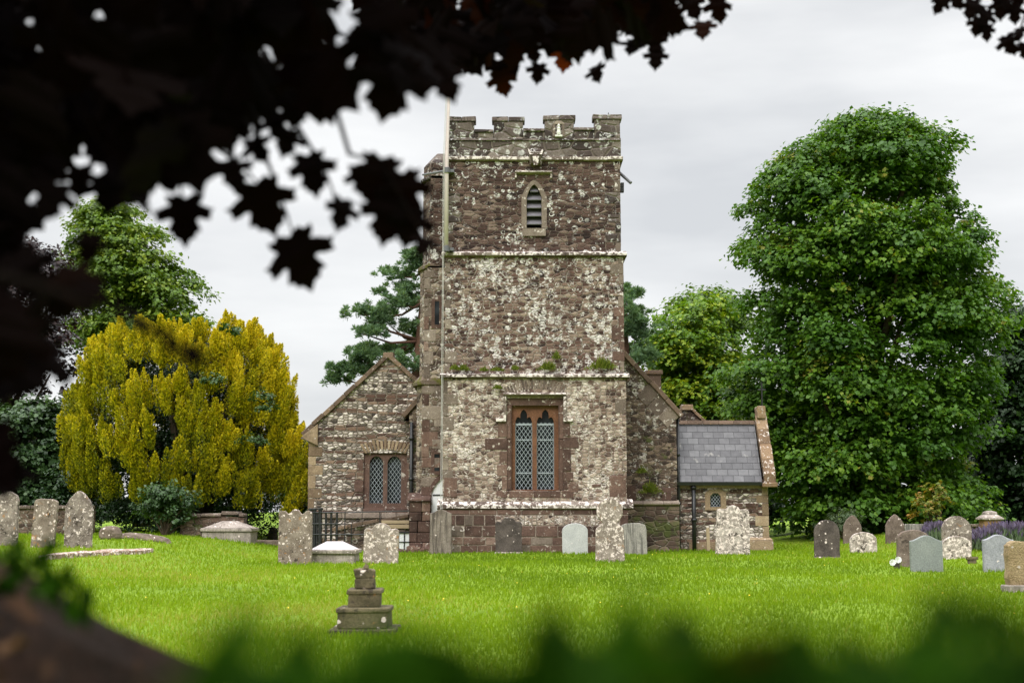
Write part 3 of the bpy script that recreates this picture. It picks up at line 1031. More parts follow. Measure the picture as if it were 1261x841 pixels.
# outer square frame
fx0, fx1, fz1 = X(630, 550, YT), X(688, 550, YT), Z(499, YT)
tf.sheet(jag_rect(wx0 - .002, wx1 + .002, wz0 - .002, wz1 + .002), [jag_rect(fx0, fx1, wz0 + .004, fz1)], YT + .05, .12, 0, 0, .35)
win = tf.build('tower_window', [M['red_ashlar']], root)
tr = MB()
L1 = (X(634.5, 550, YT), X(655.5, 550, YT))
L2 = (X(661.2, 550, YT), X(682.5, 550, YT))
zsl, zsp, zap = Z(602.5, YT), Z(522, YT), Z(503.5, YT)
tr.sheet(jag_rect(fx0 - .002, fx1 + .002, wz0, fz1 + .002), [trefoil(*L1, zsl, zsp, zap), trefoil(*L2, zsl, zsp, zap)], YT + .17, .10, 0, 0, .6)
tr.build('tracery', [M['rust_ashlar']], win)
gl = MB()
gl.poly([(fx0, YT + .30, wz0), (fx1, YT + .30, wz0), (fx1, YT + .30, fz1), (fx0, YT + .30, fz1)], 0)
for (a, b) in (L1, L2):
    lattice(gl, a - .02, b + .02, zsl, zsp + .05, YT + .25)
    for zz in (Z(582, YT), Z(541, YT)):
        gl.box(a, b, YT + .243, YT + .256, zz - .012, zz + .012, 1, .5)
    gl.box(a, b, YT + .243, YT + .256, zsp - .02, zsp + .025, 1, .5)
    gl.box(a + .0, a + .012, YT + .243, YT + .256, zsl, zsp, 1, .5)
    gl.box(b - .012, b, YT + .243, YT + .256, zsl, zsp, 1, .5)
gl.build('leaded_glass', [M['glass'], M['lead']], win)
hm = MB()
hx0, hx1, hz = X(620, 490, YT), X(697, 490, YT), Z(484, YT)
hm.yz([(YT + .02, hz + .02), (YT - .11, hz - .02), (YT - .11, hz - .05), (YT - .04, hz - .10), (YT + .02, hz - .10)], hx0, hx1, 0, .7)
for s, xx in ((-1, hx0), (1, hx1)):
    hm.box(min(xx, xx - s * .07), max(xx, xx - s * .07), YT - .09, YT + .02, Z(516, YT), hz - .1, 0, .6)
    e = xx + s * .2
    hm.box(min(xx - s * .07, e), max(xx - s * .07, e), YT - .085, YT + .02, Z(519.5, YT), Z(515.5, YT), 0, .8)
hm.build('hood_mould', M['white_ashlar'], win, bevel=.012)
for (a, b, c, d) in ((606, 624, 489, 518), (694, 707, 489, 516), (613, 624.5, 519, 538), (597, 624.5, 540, 554), (615, 624.5, 555.5, 571), (612, 624.5, 572.5, 586), (618, 624.5, 587, 603),
                     (693.5, 702, 520, 537), (693.5, 713, 538, 552), (693.5, 703, 553, 580), (693.5, 706, 581.5, 592), (693.5, 699, 593, 603),
                     (611, 624.5, 604, 613), (627, 656, 604.5, 612.5), (657, 690, 604.5, 612.5), (692, 706, 604, 613)):
    if c == 489:
        continue
    jb = MB()
    jb.box(X(a, c, YT), X(b, c, YT), YT - .01 - R.uniform(0, .006), YT + .2, Z(d, YT), Z(c, YT), 0, R.uniform(.1, .9), .006)
    jb.build('jamb_stone', M['red_ashlar'], win, bevel=.012)
for (a, b, c, d) in ((624.3, 629, 499, 540), (689, 693.7, 499, 540), (624.3, 629, 541, 603), (689, 693.7, 541, 603)):
    jb = MB()
    jb.box(X(a, c, YT), X(b, c, YT), YT + .02, YT + .2, Z(d, YT), Z(c, YT), 0, R.uniform(.2, .7), .004)
    jb.build('jamb_stone', M['red_ashlar'], win, bevel=.012)
vs = MB()
cx_, cz_ = X(659, 520, YT), Z(545, YT)
for k in range(21):
    w = math.radians(62 + 56 * k / 20)
    r0, r1 = 1.50, 1.50 + R.uniform(.22, .33)
    dw = math.radians(1.05)
    vs.xz([(cx_ + r0 * math.cos(w + dw), cz_ + r0 * math.sin(w + dw) * .96), (cx_ + r0 * math.cos(w - dw), cz_ + r0 * math.sin(w - dw) * .96),
           (cx_ + r1 * math.cos(w - dw), cz_ + r1 * math.sin(w - dw) * .96), (cx_ + r1 * math.cos(w + dw), cz_ + r1 * math.sin(w + dw) * .96)], YT - .006 - R.uniform(0, .006), YT + .1, 0, R.random())
vs.build('relieving_arch', M['grey_ashlar'], win, bevel=.008)

# --- belfry window
bw = MB()
bw.poly([(blx0 - .1, bY + .3, Z(283, bY)), (blx1 + .1, bY + .3, Z(283, bY)), (blx1 + .1, bY + .3, Z(225, bY)), (blx0 - .1, bY + .3, Z(225, bY))])
belw = bw.build('belfry_window', M['black_backing'], root)  # flat black sheet painted in for the shade inside the belfry
sur = MB()
outr = arch_pts(blx0 - .13, blx1 + .13, Z(281, bY), Z(243, bY), Z(222, bY))
inn = arch_pts(blx0 + .012, blx1 - .012, Z(280.8, bY), Z(243, bY), Z(227.6, bY))
sur.sheet(outr, [inn], bY - .012, .2, 0, 0, .6)
for k in range(len(outr)):
    a, b = outr[k], outr[(k + 1) % len(outr)]
    sur.poly([(b[0], bY - .012, b[1]), (a[0], bY - .012, a[1]), (a[0], bY + .03, a[1]), (b[0], bY + .03, b[1])], 0, .6)
sur.box(blx0 - .1, blx1 + .1, bY - .05, bY + .1, Z(291, bY), Z(282, bY), 0, .7)
sur.build('stone_surround', M['grey_ashlar'], belw)
zt_, zbm = Z(231, bY), Z(281, bY)
for k in range(5):
    z0 = zbm + .02 + (zt_ - zbm) * k / 5.0
    m = MB()
    m.yz([(bY + .26, z0 + .30), (bY + .24, z0 + .31), (bY + .04, z0 + .1), (bY + .06, z0 + .08)], blx0 + .014 + (.09 if k == 4 else 0), blx1 - .014 - (.09 if k == 4 else 0), 0, .5)
    m.build('louvre', M['slat'], belw)
m = MB()
h0 = Z(213, bY)
m.yz([(bY + .02, h0 + .07), (bY - .1, h0 + .03), (bY - .1, h0 - .01), (bY + .02, h0 - .06)], X(634, 213, bY), X(680, 213, bY), 0, .9)
for xx in (634, 677.5):
    m.box(X(xx, 213, bY), X(xx + 2.5, 213, bY), bY - .07, bY + .02, h0 - .16, h0 - .02, 0, .8)
m.build('hood_mould', M['white_ashlar'], belw, bevel=.015)

# --- stair turret
YS = 39.2
tu = MB()


def oct_ring(pxl, y_edge, py, z, shrink=0.0):
    """half-octagon plan: narrow left chamfer, front face running behind the tower"""
    xl = X(pxl, py, YS) + shrink
    xf = xl + .24
    yb = YS + 2.2
    return [(xl, YS + .55 + shrink, z), (xf, YS + shrink, z), (lx0 + .8, YS + shrink, z), (lx0 + .8, yb, z), (xl, yb, z)]


zl1, zl2, zl3, zl4 = Z(470, YS), Z(328, YS), Z(219, YS), Z(201, YS)
tu.hexa(oct_ring(511, 0, 570, zb), oct_ring(511, 0, 570, zl1), 0, .5)
tu.hexa(oct_ring(515.5, 0, 400, zl1), oct_ring(515.5, 0, 400, zl2), 0, .5)
tu.hexa(oct_ring(519.5, 0, 270, zl2), oct_ring(519.5, 0, 270, zl3), 1, .5)
tu.hexa(oct_ring(520.5, 0, 210, zl3), oct_ring(520.5, 0, 210, zl4), 1, .5)
tur = tu.build('stair_turret', [M['turret_rubble'], M['dark_rubble']], root)
m = MB()
m.hexa(oct_ring(520, 0, 210, zl4), [(X(534, 186, YS), YS + .7, Z(186, YS)), (X(537, 186, YS), YS + .45, Z(184, YS)), (lx0 + .8, YS + .45, Z(184, YS)), (lx0 + .8, YS + 1.6, Z(184, YS)), (X(534, 186, YS), YS + 1.6, Z(186, YS))])
m.build('turret_cap', M['parapet'], tur, bevel=.05)
m = MB()
m.hexa(oct_ring(517, 0, 217, Z(220.5, YS)), oct_ring(517, 0, 217, Z(216, YS)), 0, .2)
m.build('string_course', M['parapet'], tur, bevel=.02)
m = MB()
m.hexa(oct_ring(513, 0, 327, Z(330.5, YS)), oct_ring(513, 0, 327, Z(327, YS)), 0, .4)
m.hexa(oct_ring(513, 0, 327, Z(327, YS)), oct_ring(518.5, 0, 322, Z(321, YS), .05), 0, .5)
m.build('mossy_ledge', M['moss_ashlar'], tur, bevel=.015)
m = MB()
m.hexa(oct_ring(508.5, 0, 470, Z(474, YS), -.04), oct_ring(508.5, 0, 470, Z(470, YS), -.04), 0, .4)
m.hexa(oct_ring(508.5, 0, 470, Z(470, YS), -.04), oct_ring(515, 0, 460, Z(458, YS), .06), 0, .5)
m.build('mossy_ledge', M['moss_ashlar'], tur, bevel=.02)
quoins('quoins', tur, X(521, 400, YS) + .03, 1, YS, zl1 + .1, zl2 - .12, [M['red_ashlar'], M['grey_ashlar'], M['turret_rubble'], M['grey_ashlar']], (.24, .4), (.16, .3), .006, .2)
quoins('quoins', tur, X(517, 570, YS) + .05, 1, YS, Z(610, YS), zl1 - .12, [M['red_ashlar'], M['grey_ashlar'], M['turret_rubble']], (.24, .42), (.2, .55), .008, .2)
quoins('quoins', tur, X(546, 570, YS), -1, YS, Z(588, YS), zl1 - .12, M['grey_ashlar'], (.24, .42), (.1, .3), .005, .2)
for (a, b, c, d) in ((535.5, 541, 371, 400), (535, 541.5, 559, 580)):
    m = MB()
    sx0, sx1, s0, s1 = X(a, c, YS), X(b, c, YS), Z(d, YS), Z(c, YS)
    m.sheet(jag_rect(sx0 - .09, sx1 + .09, s0 - .1, s1 + .12), [jag_rect(sx0, sx1, s0, s1)], YS - .02, .018, 0, 0, .35)
    m.poly([(sx0, YS - .003, s0), (sx1, YS - .003, s0), (sx1, YS - .003, s1), (sx0, YS - .003, s1)], 1)
    for (p, q) in (((sx0 - .09, s0 - .1), (sx1 + .09, s0 - .1)), ((sx1 + .09, s0 - .1), (sx1 + .09, s1 + .12)), ((sx1 + .09, s1 + .12), (sx0 - .09, s1 + .12)), ((sx0 - .09, s1 + .12), (sx0 - .09, s0 - .1))):
        m.poly([(p[0], YS - .02, p[1]), (q[0], YS - .02, q[1]), (q[0], YS, q[1]), (p[0], YS, p[1])][::-1], 0, .3)
    m.build('slit_window', [M['red_ashlar'], M['glass']], tur)
# buttress foot left of the door, in big brown blocks
m = MB()
bx0, bx1 = X(504, 650, YS - .25), X(529.5, 650, YS - .25)
zz = zb
k = 0
while zz < Z(617, YS - .25) - .05:
    z2 = min(Z(617, YS - .25), zz + R.uniform(.24, .36))
    sp = R.uniform(.35, .65)
    xm = bx0 + (bx1 - bx0) * sp
    m.box(bx0, xm - .006, YS - .27, YS + .6, zz + .005, z2 - .005, 0, R.uniform(0, .6), .008)
    m.box(xm + .006, bx1, YS - .26, YS + .6, zz + .005, z2 - .005, 0, R.uniform(.1, 1), .008)
    zz = z2
m.hexa([(bx0 - .06, YS - .34, Z(617, YS)), (bx1 + .02, YS - .34, Z(617, YS)), (bx1 + .02, YS + .3, Z(617, YS)), (bx0 - .06, YS + .3, Z(617, YS))],
       [(bx0 - .06, YS - .32, Z(614, YS)), (bx1 + .02, YS - .32, Z(614, YS)), (bx1 + .02, YS + .3, Z(606, YS)), (bx0 - .06, YS + .3, Z(606, YS))], 0, .3)
for k in range(7):
    s = R.uniform(.12, .22)
    xx = R.uniform(bx0 - .1, bx1 - .1)
    m.box(xx - s, xx + s, YS - .55, YS - .25, zb, hgt(0, 0) + R.uniform(.03, .2), 0, R.random(), .05)
m.build('buttress', M['red_ashlar'], root, bevel=.02)
# the white door
dx0, dx1, YD = X(531.5, 600, YS), X(559, 600, YS), YS - .012
dz0, dzs, dza = hgt(-2, 39) - .05, Z(606, YS), Z(589.5, YS)
m = MB()
m.xz(arch_pts(dx0, dx1, dz0, dzs, dza), YD, YD + .01, 0, .5)
door = m.build('turret_door', M['white_paint'], root)
m = MB()
m.box(dx0 + .03, dx1 - .1, YD - .012, YD - .001, Z(609.5, YS) - .02, Z(609.5, YS) + .02)
m.build('hinge', M['iron'], door)
m = MB()
oa = arch_pts(dx0 - .12, dx1 + .12, dz0, dzs, dza + .13)
m.sheet(oa, [arch_pts(dx0 + .004, dx1 - .004, dz0 + .004, dzs, dza - .004)], YS - .07, .06, 0, 0, .3)
for k in range(len(oa)):
    a, b = oa[k], oa[(k + 1) % len(oa)]
    m.poly([(b[0], YS - .07, b[1]), (a[0], YS - .07, a[1]), (a[0], YS + .02, a[1]), (b[0], YS + .02, b[1])], 0, .3)
m.build('door_arch', M['red_ashlar'], door)

# --- nave west gable (behind the tower) and its roof
YN = 40.3
nv = MB()
nxl, nxr = X(503.5, 560, YN), X(833, 560, YN)
nxm = X(667, 330, YN)
nze = Z(509, YN)
nza = Z(327, YN)
nv.xz([(nxl, zb), (nxr, zb), (nxr, nze), (nxm, nza), (nxl, nze)], YN, YN + .6, 0, .5)
nv.box(nxl + .01, nxr - .01, YN + .6, 57, zb, nze - .01, 0, .5)
nave = nv.build('nave', M['nave_rubble'], root)
rf = MB()
rf.xz([(nxl - .2, nze - .18), (nxr + .2, nze - .18), (nxm, nza - .12)], YN + .6, 57.2, 0, .5)
rf.build('nave_roof', M['slate'], nave)


def slope_coping(mb, p, q, w, th, y0, y1, n, mat=0):
    """flat coping stones laid along the slope from p to q (x,z)"""
    d = Vector((q[0] - p[0], 0, q[1] - p[1]))
    L = d.length
    d.normalize()
    nn = Vector((-d.z, 0, d.x))
    if nn.z < 0:
        nn = -nn
    for k in range(n):
        a = Vector((p[0], 0, p[1])) + d * (L * k / n + .004)
        b = Vector((p[0], 0, p[1])) + d * (L * (k + 1) / n - .004)
        j = R.uniform(-.012, .012)
        out = [(a + nn * j), (b + nn * j), (b + nn * (th + j)), (a + nn * (th + j))]
        pts = [(v.x, v.z) for v in out]
        ar = sum(pts[i][0] * pts[(i + 1) % 4][1] - pts[(i + 1) % 4][0] * pts[i][1] for i in range(4))
        mb.xz(pts if ar > 0 else pts[::-1], y0 + R.uniform(-.01, .01), y1, mat)


m = MB()
slope_coping(m, (nxr + .12, nze - .13), (nxm, nza), .3, .13, YN - .08, YN + .7, 9)
slope_coping(m, (nxl - .12, nze - .13), (nxm, nza), .3, .13, YN - .08, YN + .7, 9)
m.build('coping', M['coping'], nave, bevel=.015)
m = MB()
slope_coping(m, (nxr + .16, nze - .03), (X(800, 470, YN), Z(470, YN) - .02), .3, -.55, YN - .012, YN + .2, 3)
m.build('kneeler_stones', M['grey_ashlar'], nave, bevel=.015)
quoins('quoins', nave, nxr, -1, YN, Z(616, YN), Z(515, YN), M['nave_rubble'], (.25, .4), (.2, .45))
for (a, b, c, d, tnt) in ((772, 783, 598, 616, .2), (815, 831, 600, 616, .3), (776, 800, 624, 640, .4), (803, 830, 624, 634, .2), (776, 800, 642, 654, .3), (802, 832, 660, 676, .2)):
    m = MB()
    m.box(X(a, c, YN), X(b, c, YN), YN - .012, YN + .2, Z(d, YN), Z(c, YN), 0, tnt, .006)
    m.build('large_block', M['red_ashlar'], nave, bevel=.012)
m = MB()
x = X(772, 620, YN)
while x < nxr:
    x2 = min(nxr + .06, x + R.uniform(.4, .7))
    m.yz([(YN + .05, Z(615.5, YN)), (YN - .16, Z(619, YN)), (YN - .16, Z(621, YN)), (YN - .05, Z(623.5, YN)), (YN + .05, Z(623.5, YN))], x + .003, x2 - .003)
    x = x2
m.build('plinth_moulding', M['grey_ashlar'], nave, bevel=.01)
m = MB()
m.box(X(772, 650, YN), nxr + .05, YN - .1, YN + .1, zb, Z(623.5, YN), 0, .4)
m.build('plinth', rubble('mossy_plinth_stone', 3.2, 7.0, [(0, (.03, .02, .016)), (.5, (.09, .058, .044)), (1, (.19, .14, .1))], (.16, .13, .1), .0, .9, (.4, .4, .33), .3, .08, .14), nave)

# chimney and small gable behind
m = MB()
YC = 46
m.box(X(797, 465, YC), X(814, 465, YC), YC, YC + .6, nze, Z(461, YC), 0, .3)
m.box(X(795, 465, YC), X(816, 465, YC), YC - .06, YC + .66, Z(461, YC), Z(456, YC), 0, .6)
m.build('chimney', M['coping'], root, bevel=.02)
YG = 43.6
m = MB()
ga, gb, gm = X(835, 515, YG) - .3, X(866, 520, YG), X(847, 500, YG)
m.xz([(ga, zb), (gb, zb), (gb, Z(521, YG)), (gm, Z(503, YG)), (ga, Z(519, YG))], YG, YG + 3, 0, .5)
sg = m.build('south_gable', M['nave_rubble'], root)
m = MB()
slope_coping(m, (gb + .1, Z(523, YG)), (gm, Z(502, YG)), .3, .09, YG - .08, YG + 3, 3)
slope_coping(m, (ga - .05, Z(520, YG)), (gm, Z(502, YG)), .3, .09, YG - .08, YG + 3, 3)
m.box(X(839, 500, YG), X(853, 500, YG), YG - .1, YG + .4, Z(505, YG), Z(498.5, YG), 0, .9, .01)
m.build('coping', M['orange_coping'], sg, bevel=.015)

# --- north aisle with its gable (left)
YA = 40.9
al, ar_, ae = X(379.5, 600, YA), X(552, 600, YA), Z(529, YA)
aap = (X(478.5, 440, YA), Z(440, YA))
are = Z(505, YA)
w2 = [X(454.5, 590, YA), X(471.3, 590, YA), X(476.7, 590, YA), X(493.5, 590, YA)]
aw0, awh0, awh1 = Z(619.5, YA), Z(571, YA), Z(561.5, YA)
ai = MB()
hole = jag_rect(X(447.5, 590, YA), X(501, 590, YA), Z(626, YA), Z(557.5, YA))
ai.sheet([(al, zb), (ar_, zb), (ar_, are), aap, (al, ae)], [hole], YA, .1, 0)
ai.poly([(al, 55, zb), (al, YA, zb), (al, YA, ae), (al, 55, ae)], 0)
ai.poly([(ar_, YA, zb), (ar_, 55, zb), (ar_, 55, are), (ar_, YA, are)], 0)
ai.poly([(ar_, 55, zb), (al, 55, zb), (al, 55, ae), (aap[0], 55, aap[1]), (ar_, 55, are)], 0)
aisle = ai.build('aisle', M['banded'], root)
m = MB()
m.xz([(al - .25, ae - .25), (ar_, are - .2), (ar_, are + .02), aap, (al - .3, ae - .22)], YA + .4, 55.2, 0, .5)
m.build('aisle_roof', M['slate'], aisle)
m = MB()
slope_coping(m, (X(374, 537, YA), Z(537, YA)), (aap[0], aap[1] - .01), .3, .12, YA - .09, YA + .5, 8)
slope_coping(m, (X(548, 505, YA), Z(504, YA)), (aap[0], aap[1] - .01), .3, .12, YA - .09, YA + .5, 5)
m.box(X(472, 436, YA), X(485, 436, YA), YA - .1, YA + .5, Z(441, YA), Z(434, YA), 0, .8, .012)
m.build('coping', M['coping'], aisle, bevel=.015)
m = MB()
m.hexa([(X(373, 540, YA), YA - .1, Z(540, YA)), (X(392, 540, YA), YA - .1, Z(549, YA)), (X(392, 540, YA), YA + .3, Z(549, YA)), (X(373, 540, YA), YA + .3, Z(540, YA))],
       [(X(373, 536, YA), YA - .1, Z(536.5, YA)), (X(392, 520, YA), YA - .1, Z(522, YA)), (X(392, 520, YA), YA + .3, Z(522, YA)), (X(373, 536, YA), YA + .3, Z(536.5, YA))], 0, .5)
m.build('kneeler', M['tan_ashlar'], aisle, bevel=.015)
quoins('quoins', aisle, al, 1, YA, Z(628, YA), Z(541, YA), M['tan_ashlar'], (.24, .4), (.2, .42), .008, .3)
m = MB()
x = al
while x < X(505, 630, YA):
    x2 = x + R.uniform(.3, .7)
    m.box(x + .004, x2 - .004, YA - .06, YA + .1, Z(638, YA), Z(631, YA), 0, R.uniform(.2, .9), .005)
    x = x2
m.build('plinth_moulding', M['grey_ashlar'], aisle, bevel=.015)
m = MB()
i1, i2 = (w2[0], w2[1]), (w2[2], w2[3])
m.sheet(hole, [arch_pts(*i1, aw0, awh0, awh1, 'round', 6), arch_pts(*i2, aw0, awh0, awh1, 'round', 6)], YA + .08, .14, 0, 0, .55)
aw = m.build('aisle_window', M['red_ashlar'], root)
m = MB()
g0, g1 = Z(622, YA), Z(559, YA)
m.poly([(w2[0] - .1, YA + .24, g0), (w2[3] + .1, YA + .24, g0), (w2[3] + .1, YA + .24, g1), (w2[0] - .1, YA + .24, g1)])
for (a, b) in (i1, i2):
    lattice(m, a - .02, b + .02, aw0 - .02, awh1 + .03, YA + .19, .112, .155, .0105)
    m.box(a, a + .012, YA + .184, YA + .196, aw0, awh0, 1, .5)
    m.box(b - .012, b, YA + .184, YA + .196, aw0, awh0, 1, .5)
m.build('leaded_glass', [M['glass'], M['lead']], aw)
for (a, b, c, d) in ((440, 447.5, 566, 580), (436, 447.5, 592, 606), (501, 507, 570, 590), (501, 505, 602, 614), (447, 474, 626, 633), (475, 502, 626, 633)):
    m = MB()
    m.box(X(a, c, YA), X(b, c, YA), YA - .012, YA + .15, Z(d, YA), Z(c, YA), 0, R.uniform(.2, .8), .006)
    m.build('jamb_stone', M['red_ashlar'], aw, bevel=.012)
m = MB()
acx, acz = X(474.5, 560, YA), Z(600, YA)
for k in range(13):
    w = math.radians(64 + 52 * k / 12)
    dw = math.radians(1.5)
    r0, r1 = 1.03, 1.03 + R.uniform(.30, .36)
    r0 += .05
    m.xz([(acx + r0 * 1.15 * math.cos(w + dw), acz + r0 * math.sin(w + dw)), (acx + r0 * 1.15 * math.cos(w - dw), acz + r0 * math.sin(w - dw)),
          (acx + r1 * 1.15 * math.cos(w - dw), acz + r1 * math.sin(w - dw)), (acx + r1 * 1.15 * math.cos(w + dw), acz + r1 * math.sin(w + dw))], YA - .012 - R.uniform(0, .01), YA + .1, 0, R.random())
m.build('relieving_arch', M['tan_ashlar'], aw, bevel=.01)

# --- south porch (right)
YP = 40.7
YR = YP + 0.95
pxl, pxr = X(835, 630, YP), X(946, 630, YP)
ez, rz = Z(594, YP - .15), Z(520, YR)
po = MB()
pw = jag_rect(X(873.5, 615, YP), X(888.5, 615, YP), Z(624, YP), Z(607, YP))
po.sheet(jag_rect(pxl - .1, pxr, zb, ez + .1), [pw], YP, .12, 0)
po.poly([(pxr, YP, zb), (pxr, YP + 3.6, zb), (pxr, YP + 3.6, ez), (pxr, YR, rz), (pxr, YP, ez)], 0)
po.poly([(pxr, YP + 3.6, zb), (pxl, YP + 3.6, zb), (pxl, YP + 3.6, ez), (pxr, YP + 3.6, ez)], 0)
porch = po.build('porch', M['banded'], root)
m = MB()
rx0, rx1 = X(834, 594, YP - .15), pxr - .18
m.hexa([(rx0, YP - .15, ez), (rx1, YP - .15, ez), (rx1, YP + 3.8, ez), (rx0, YP + 3.8, ez)],
       [(rx0, YR, rz), (rx1, YR, rz), (rx1, YR + .02, rz), (rx0, YR + .02, rz)], 0, .5)
m.build('slate_roof', M['slate'], porch)
m = MB()
x = rx0
while x < rx1 - .01:
    x2 = min(rx1, x + .45)
    m.yz([(YR - .09, rz - .06), (YR - .02, rz + .055), (YR + .06, rz + .055), (YR + .13, rz - .06)][::-1], x + .003, x2 - .003)
    x = x2
m.build('ridge_tiles', M['coping'], porch, bevel=.01)
m = MB()
cx0, cx1 = X(936.5, 560, YP + .2), X(951, 560, YP + .2)
n = 4
for k in range(n):
    f0, f1 = k / n, (k + 1) / n
    y0_, y1_ = YP - .3 + (YR - YP + .3) * f0, YP - .3 + (YR - YP + .3) * f1
    z0_, z1_ = ez + .02 + (rz - ez) * f0, ez + .02 + (rz - ez) * f1
    m.yz([(y0_ + .004, z0_ - .1), (y1_ - .004, z1_ - .1), (y1_ - .004, z1_ + .22), (y0_ + .004, z0_ + .22)][::-1], cx0 + R.uniform(-.012, .012), cx1 + R.uniform(-.012, .012), 0)
    y2_, y3_ = 2 * YR - y1_, 2 * YR - y0_
    m.yz([(y2_ + .004, z1_ - .1), (y3_ - .004, z0_ - .1), (y3_ - .004, z0_ + .22), (y2_ + .004, z1_ + .22)][::-1], cx0, cx1, 0)
zt_ = Z(501, YR)
m.box(cx0 + .02, cx1 - .06, YR - .2, YR + .2, rz + .1, zt_, 0, .8, .02)
m.box(cx0 - .05, cx1 + .03, YP - .36, YP - .02, ez - .14, ez + .0, 0, .5, .01)
m.build('gable_coping', M['orange_coping'], porch, bevel=.025)
m = MB()
q = at(938.5, 503, YR)
m.tube([(q.x, YR, zt_ - .05), (q.x, YR, Z(471, YR))], .022, 8)
m.tube([(q.x - .11, YR, Z(480, YR)), (q.x + .11, YR, Z(480, YR))], .016, 8)
m.build('cross_finial', M['iron'], porch)
quoins('quoins', porch, pxr, -1, YP, Z(662, YP), Z(597, YP), M['tan_ashlar'], (.22, .36), (.2, .36), .01, .3)
m = MB()
m.box(X(920, 670, YP), X(952, 670, YP), YP - .1, YP + .5, zb, Z(665, YP), 0, .6, .01)
m.hexa([(X(920, 664, YP), YP - .11, Z(665, YP)), (X(952, 664, YP), YP - .11, Z(665, YP)), (X(952, 664, YP), YP + .5, Z(665, YP)), (X(920, 664, YP), YP + .5, Z(665, YP))],
       [(X(921, 661, YP), YP - .02, Z(661.5, YP)), (X(948, 661, YP), YP - .02, Z(661.5, YP)), (X(948, 661, YP), YP + .5, Z(661.5, YP)), (X(921, 661, YP), YP + .5, Z(661.5, YP))], 0, .8)
m.box(pxl + .3, X(919, 670, YP), YP - .05, YP + .2, zb, Z(667, YP), 0, .3, .01)
m.build('plinth', M['tan_ashlar'], porch, bevel=.02)
m = MB()
x = X(838, 606, YP)
for row in ((602, 606.5), (627, 631), (619.5, 624)):
    for (a, b) in ((838, 866), (899, 934)):
        m = MB()
        x = X(a, row[0], YP)
        while x < X(b, row[0], YP) - .05:
            x2 = min(X(b, row[0], YP), x + R.uniform(.18, .3))
            m.box(x + .006, x2 - .006, YP - .01, YP + .1, Z(row[1], YP), Z(row[0], YP), 0, R.uniform(.0, .55), .004)
            x = x2
        m.build('brown_band', M['red_ashlar'], porch, bevel=.008)
m = MB()
m.box(rx0, cx0 - .05, YP - .012, YP + .05, Z(601, YP), Z(596.5, YP), 0, .7)
m.build('eaves_course', M['tan_ashlar'], porch, bevel=.006)
m = MB()
ow = jag_rect(X(868, 615, YP), X(894, 615, YP), Z(628, YP), Z(602, YP))
ow = [ow[0], ow[1], (ow[2][0], ow[2][1] - .12), (ow[2][0] - .14, ow[2][1]), (ow[3][0] + .14, ow[3][1]), (ow[3][0], ow[3][1] - .12)]
wi = [(X(874.5, 620, YP), Z(624, YP)), (X(887.5, 620, YP), Z(624, YP)), (X(887.5, 620, YP), Z(611, YP)), (X(884, 620, YP), Z(607, YP)), (X(878, 620, YP), Z(607, YP)), (X(874.5, 620, YP), Z(611, YP))]
m.sheet(ow, [wi], YP - .03, .14, 0, 0, .6)
for k in range(len(ow)):
    a, b = ow[k], ow[(k + 1) % len(ow)]
    m.poly([(b[0], YP - .03, b[1]), (a[0], YP - .03, a[1]), (a[0], YP + .02, a[1]), (b[0], YP + .02, b[1])], 0, .6)
pwin = m.build('porch_window', M['tan_ashlar'], root)
m = MB()
m.poly([(pw[0][0] - .05, YP + .1, pw[0][1]), (pw[1][0] + .05, YP + .1, pw[0][1]), (pw[1][0] + .05, YP + .1, pw[2][1]), (pw[0][0] - .05, YP + .1, pw[2][1])])
lattice(m, pw[0][0], pw[1][0], pw[0][1], pw[2][1], YP + .07, .09, .11, .012)
m.build('leaded_glass', [M['glass'], M['lead']], pwin)
# gutters and pipes
m = MB()
m.yz([(YP - .28, ez + .01), (YP - .17, ez + .01), (YP - .17, ez - .08), (YP - .26, ez - .08)], rx0 - .12, cx0 - .02)
m.build('gutter', M['iron'], root)


def pipe(pts, r=.05, collars=()):
    m = MB()
    m.tube(pts, r, 10)
    for z in collars:
        p = Vector(pts[0])
        m.tube([(p.x, p.y, z - .04), (p.x, p.y, z + .04)], r * 1.45, 10)
    return m.build('drainpipe', M['iron'], root, smooth=True)


p0 = at(834.5, 516, YP - .15)
pipe([(p0.x, p0.y, p0.z), (p0.x, p0.y, hgt(p0.x, p0.y))], .042, (Z(560, YP), Z(620, YP)))
p0 = at(854, 600, YP - .14)
pipe([(p0.x, p0.y, ez - .08), (p0.x, p0.y, hgt(p0.x, p0.y))], .06, (ez - .14, Z(640, YP)))
p0 = at(507, 520, YN - .1)
pipe([(p0.x, p0.y, p0.z), (p0.x, p0.y, 0.0)], .05, (Z(540, YN), Z(590, YN)))

# --- flagpole fixed to the tower face
fp = at(549.5, 312, YT - .16)
pole_t = thing('flagpole', (fp.x, fp.y, fp.z), 'white flagpole clamped to the left corner of the church tower', 'flagpole')
m = MB()
ztop = Z(30, fp.y)
m.tube([(fp.x, fp.y, fp.z + .1), (fp.x, fp.y, Z(190, fp.y)), (fp.x + .06, fp.y, Z(100, fp.y)), (fp.x + .08, fp.y, ztop)], [.058, .054, .034, .026], 12)
m.build('pole', M['pole_white'], pole_t, smooth=True)
m = MB()
for zz in (Z(210, fp.y), fp.z + .12):
    m.tube([(fp.x, fp.y, zz - .07), (fp.x, fp.y, zz + .07)], .09, 12)
    m.box(fp.x - .05, fp.x + .2, fp.y + .02, bY + .02, zz - .04, zz + .04)
m.tube([(fp.x - .08, fp.y, Z(210, fp.y) - .02), (X(521, 218, YS), YS - .05, Z(216, YS))], .03, 6)
m.build('bracket', M['grey_metal'], pole_t)
m = MB()
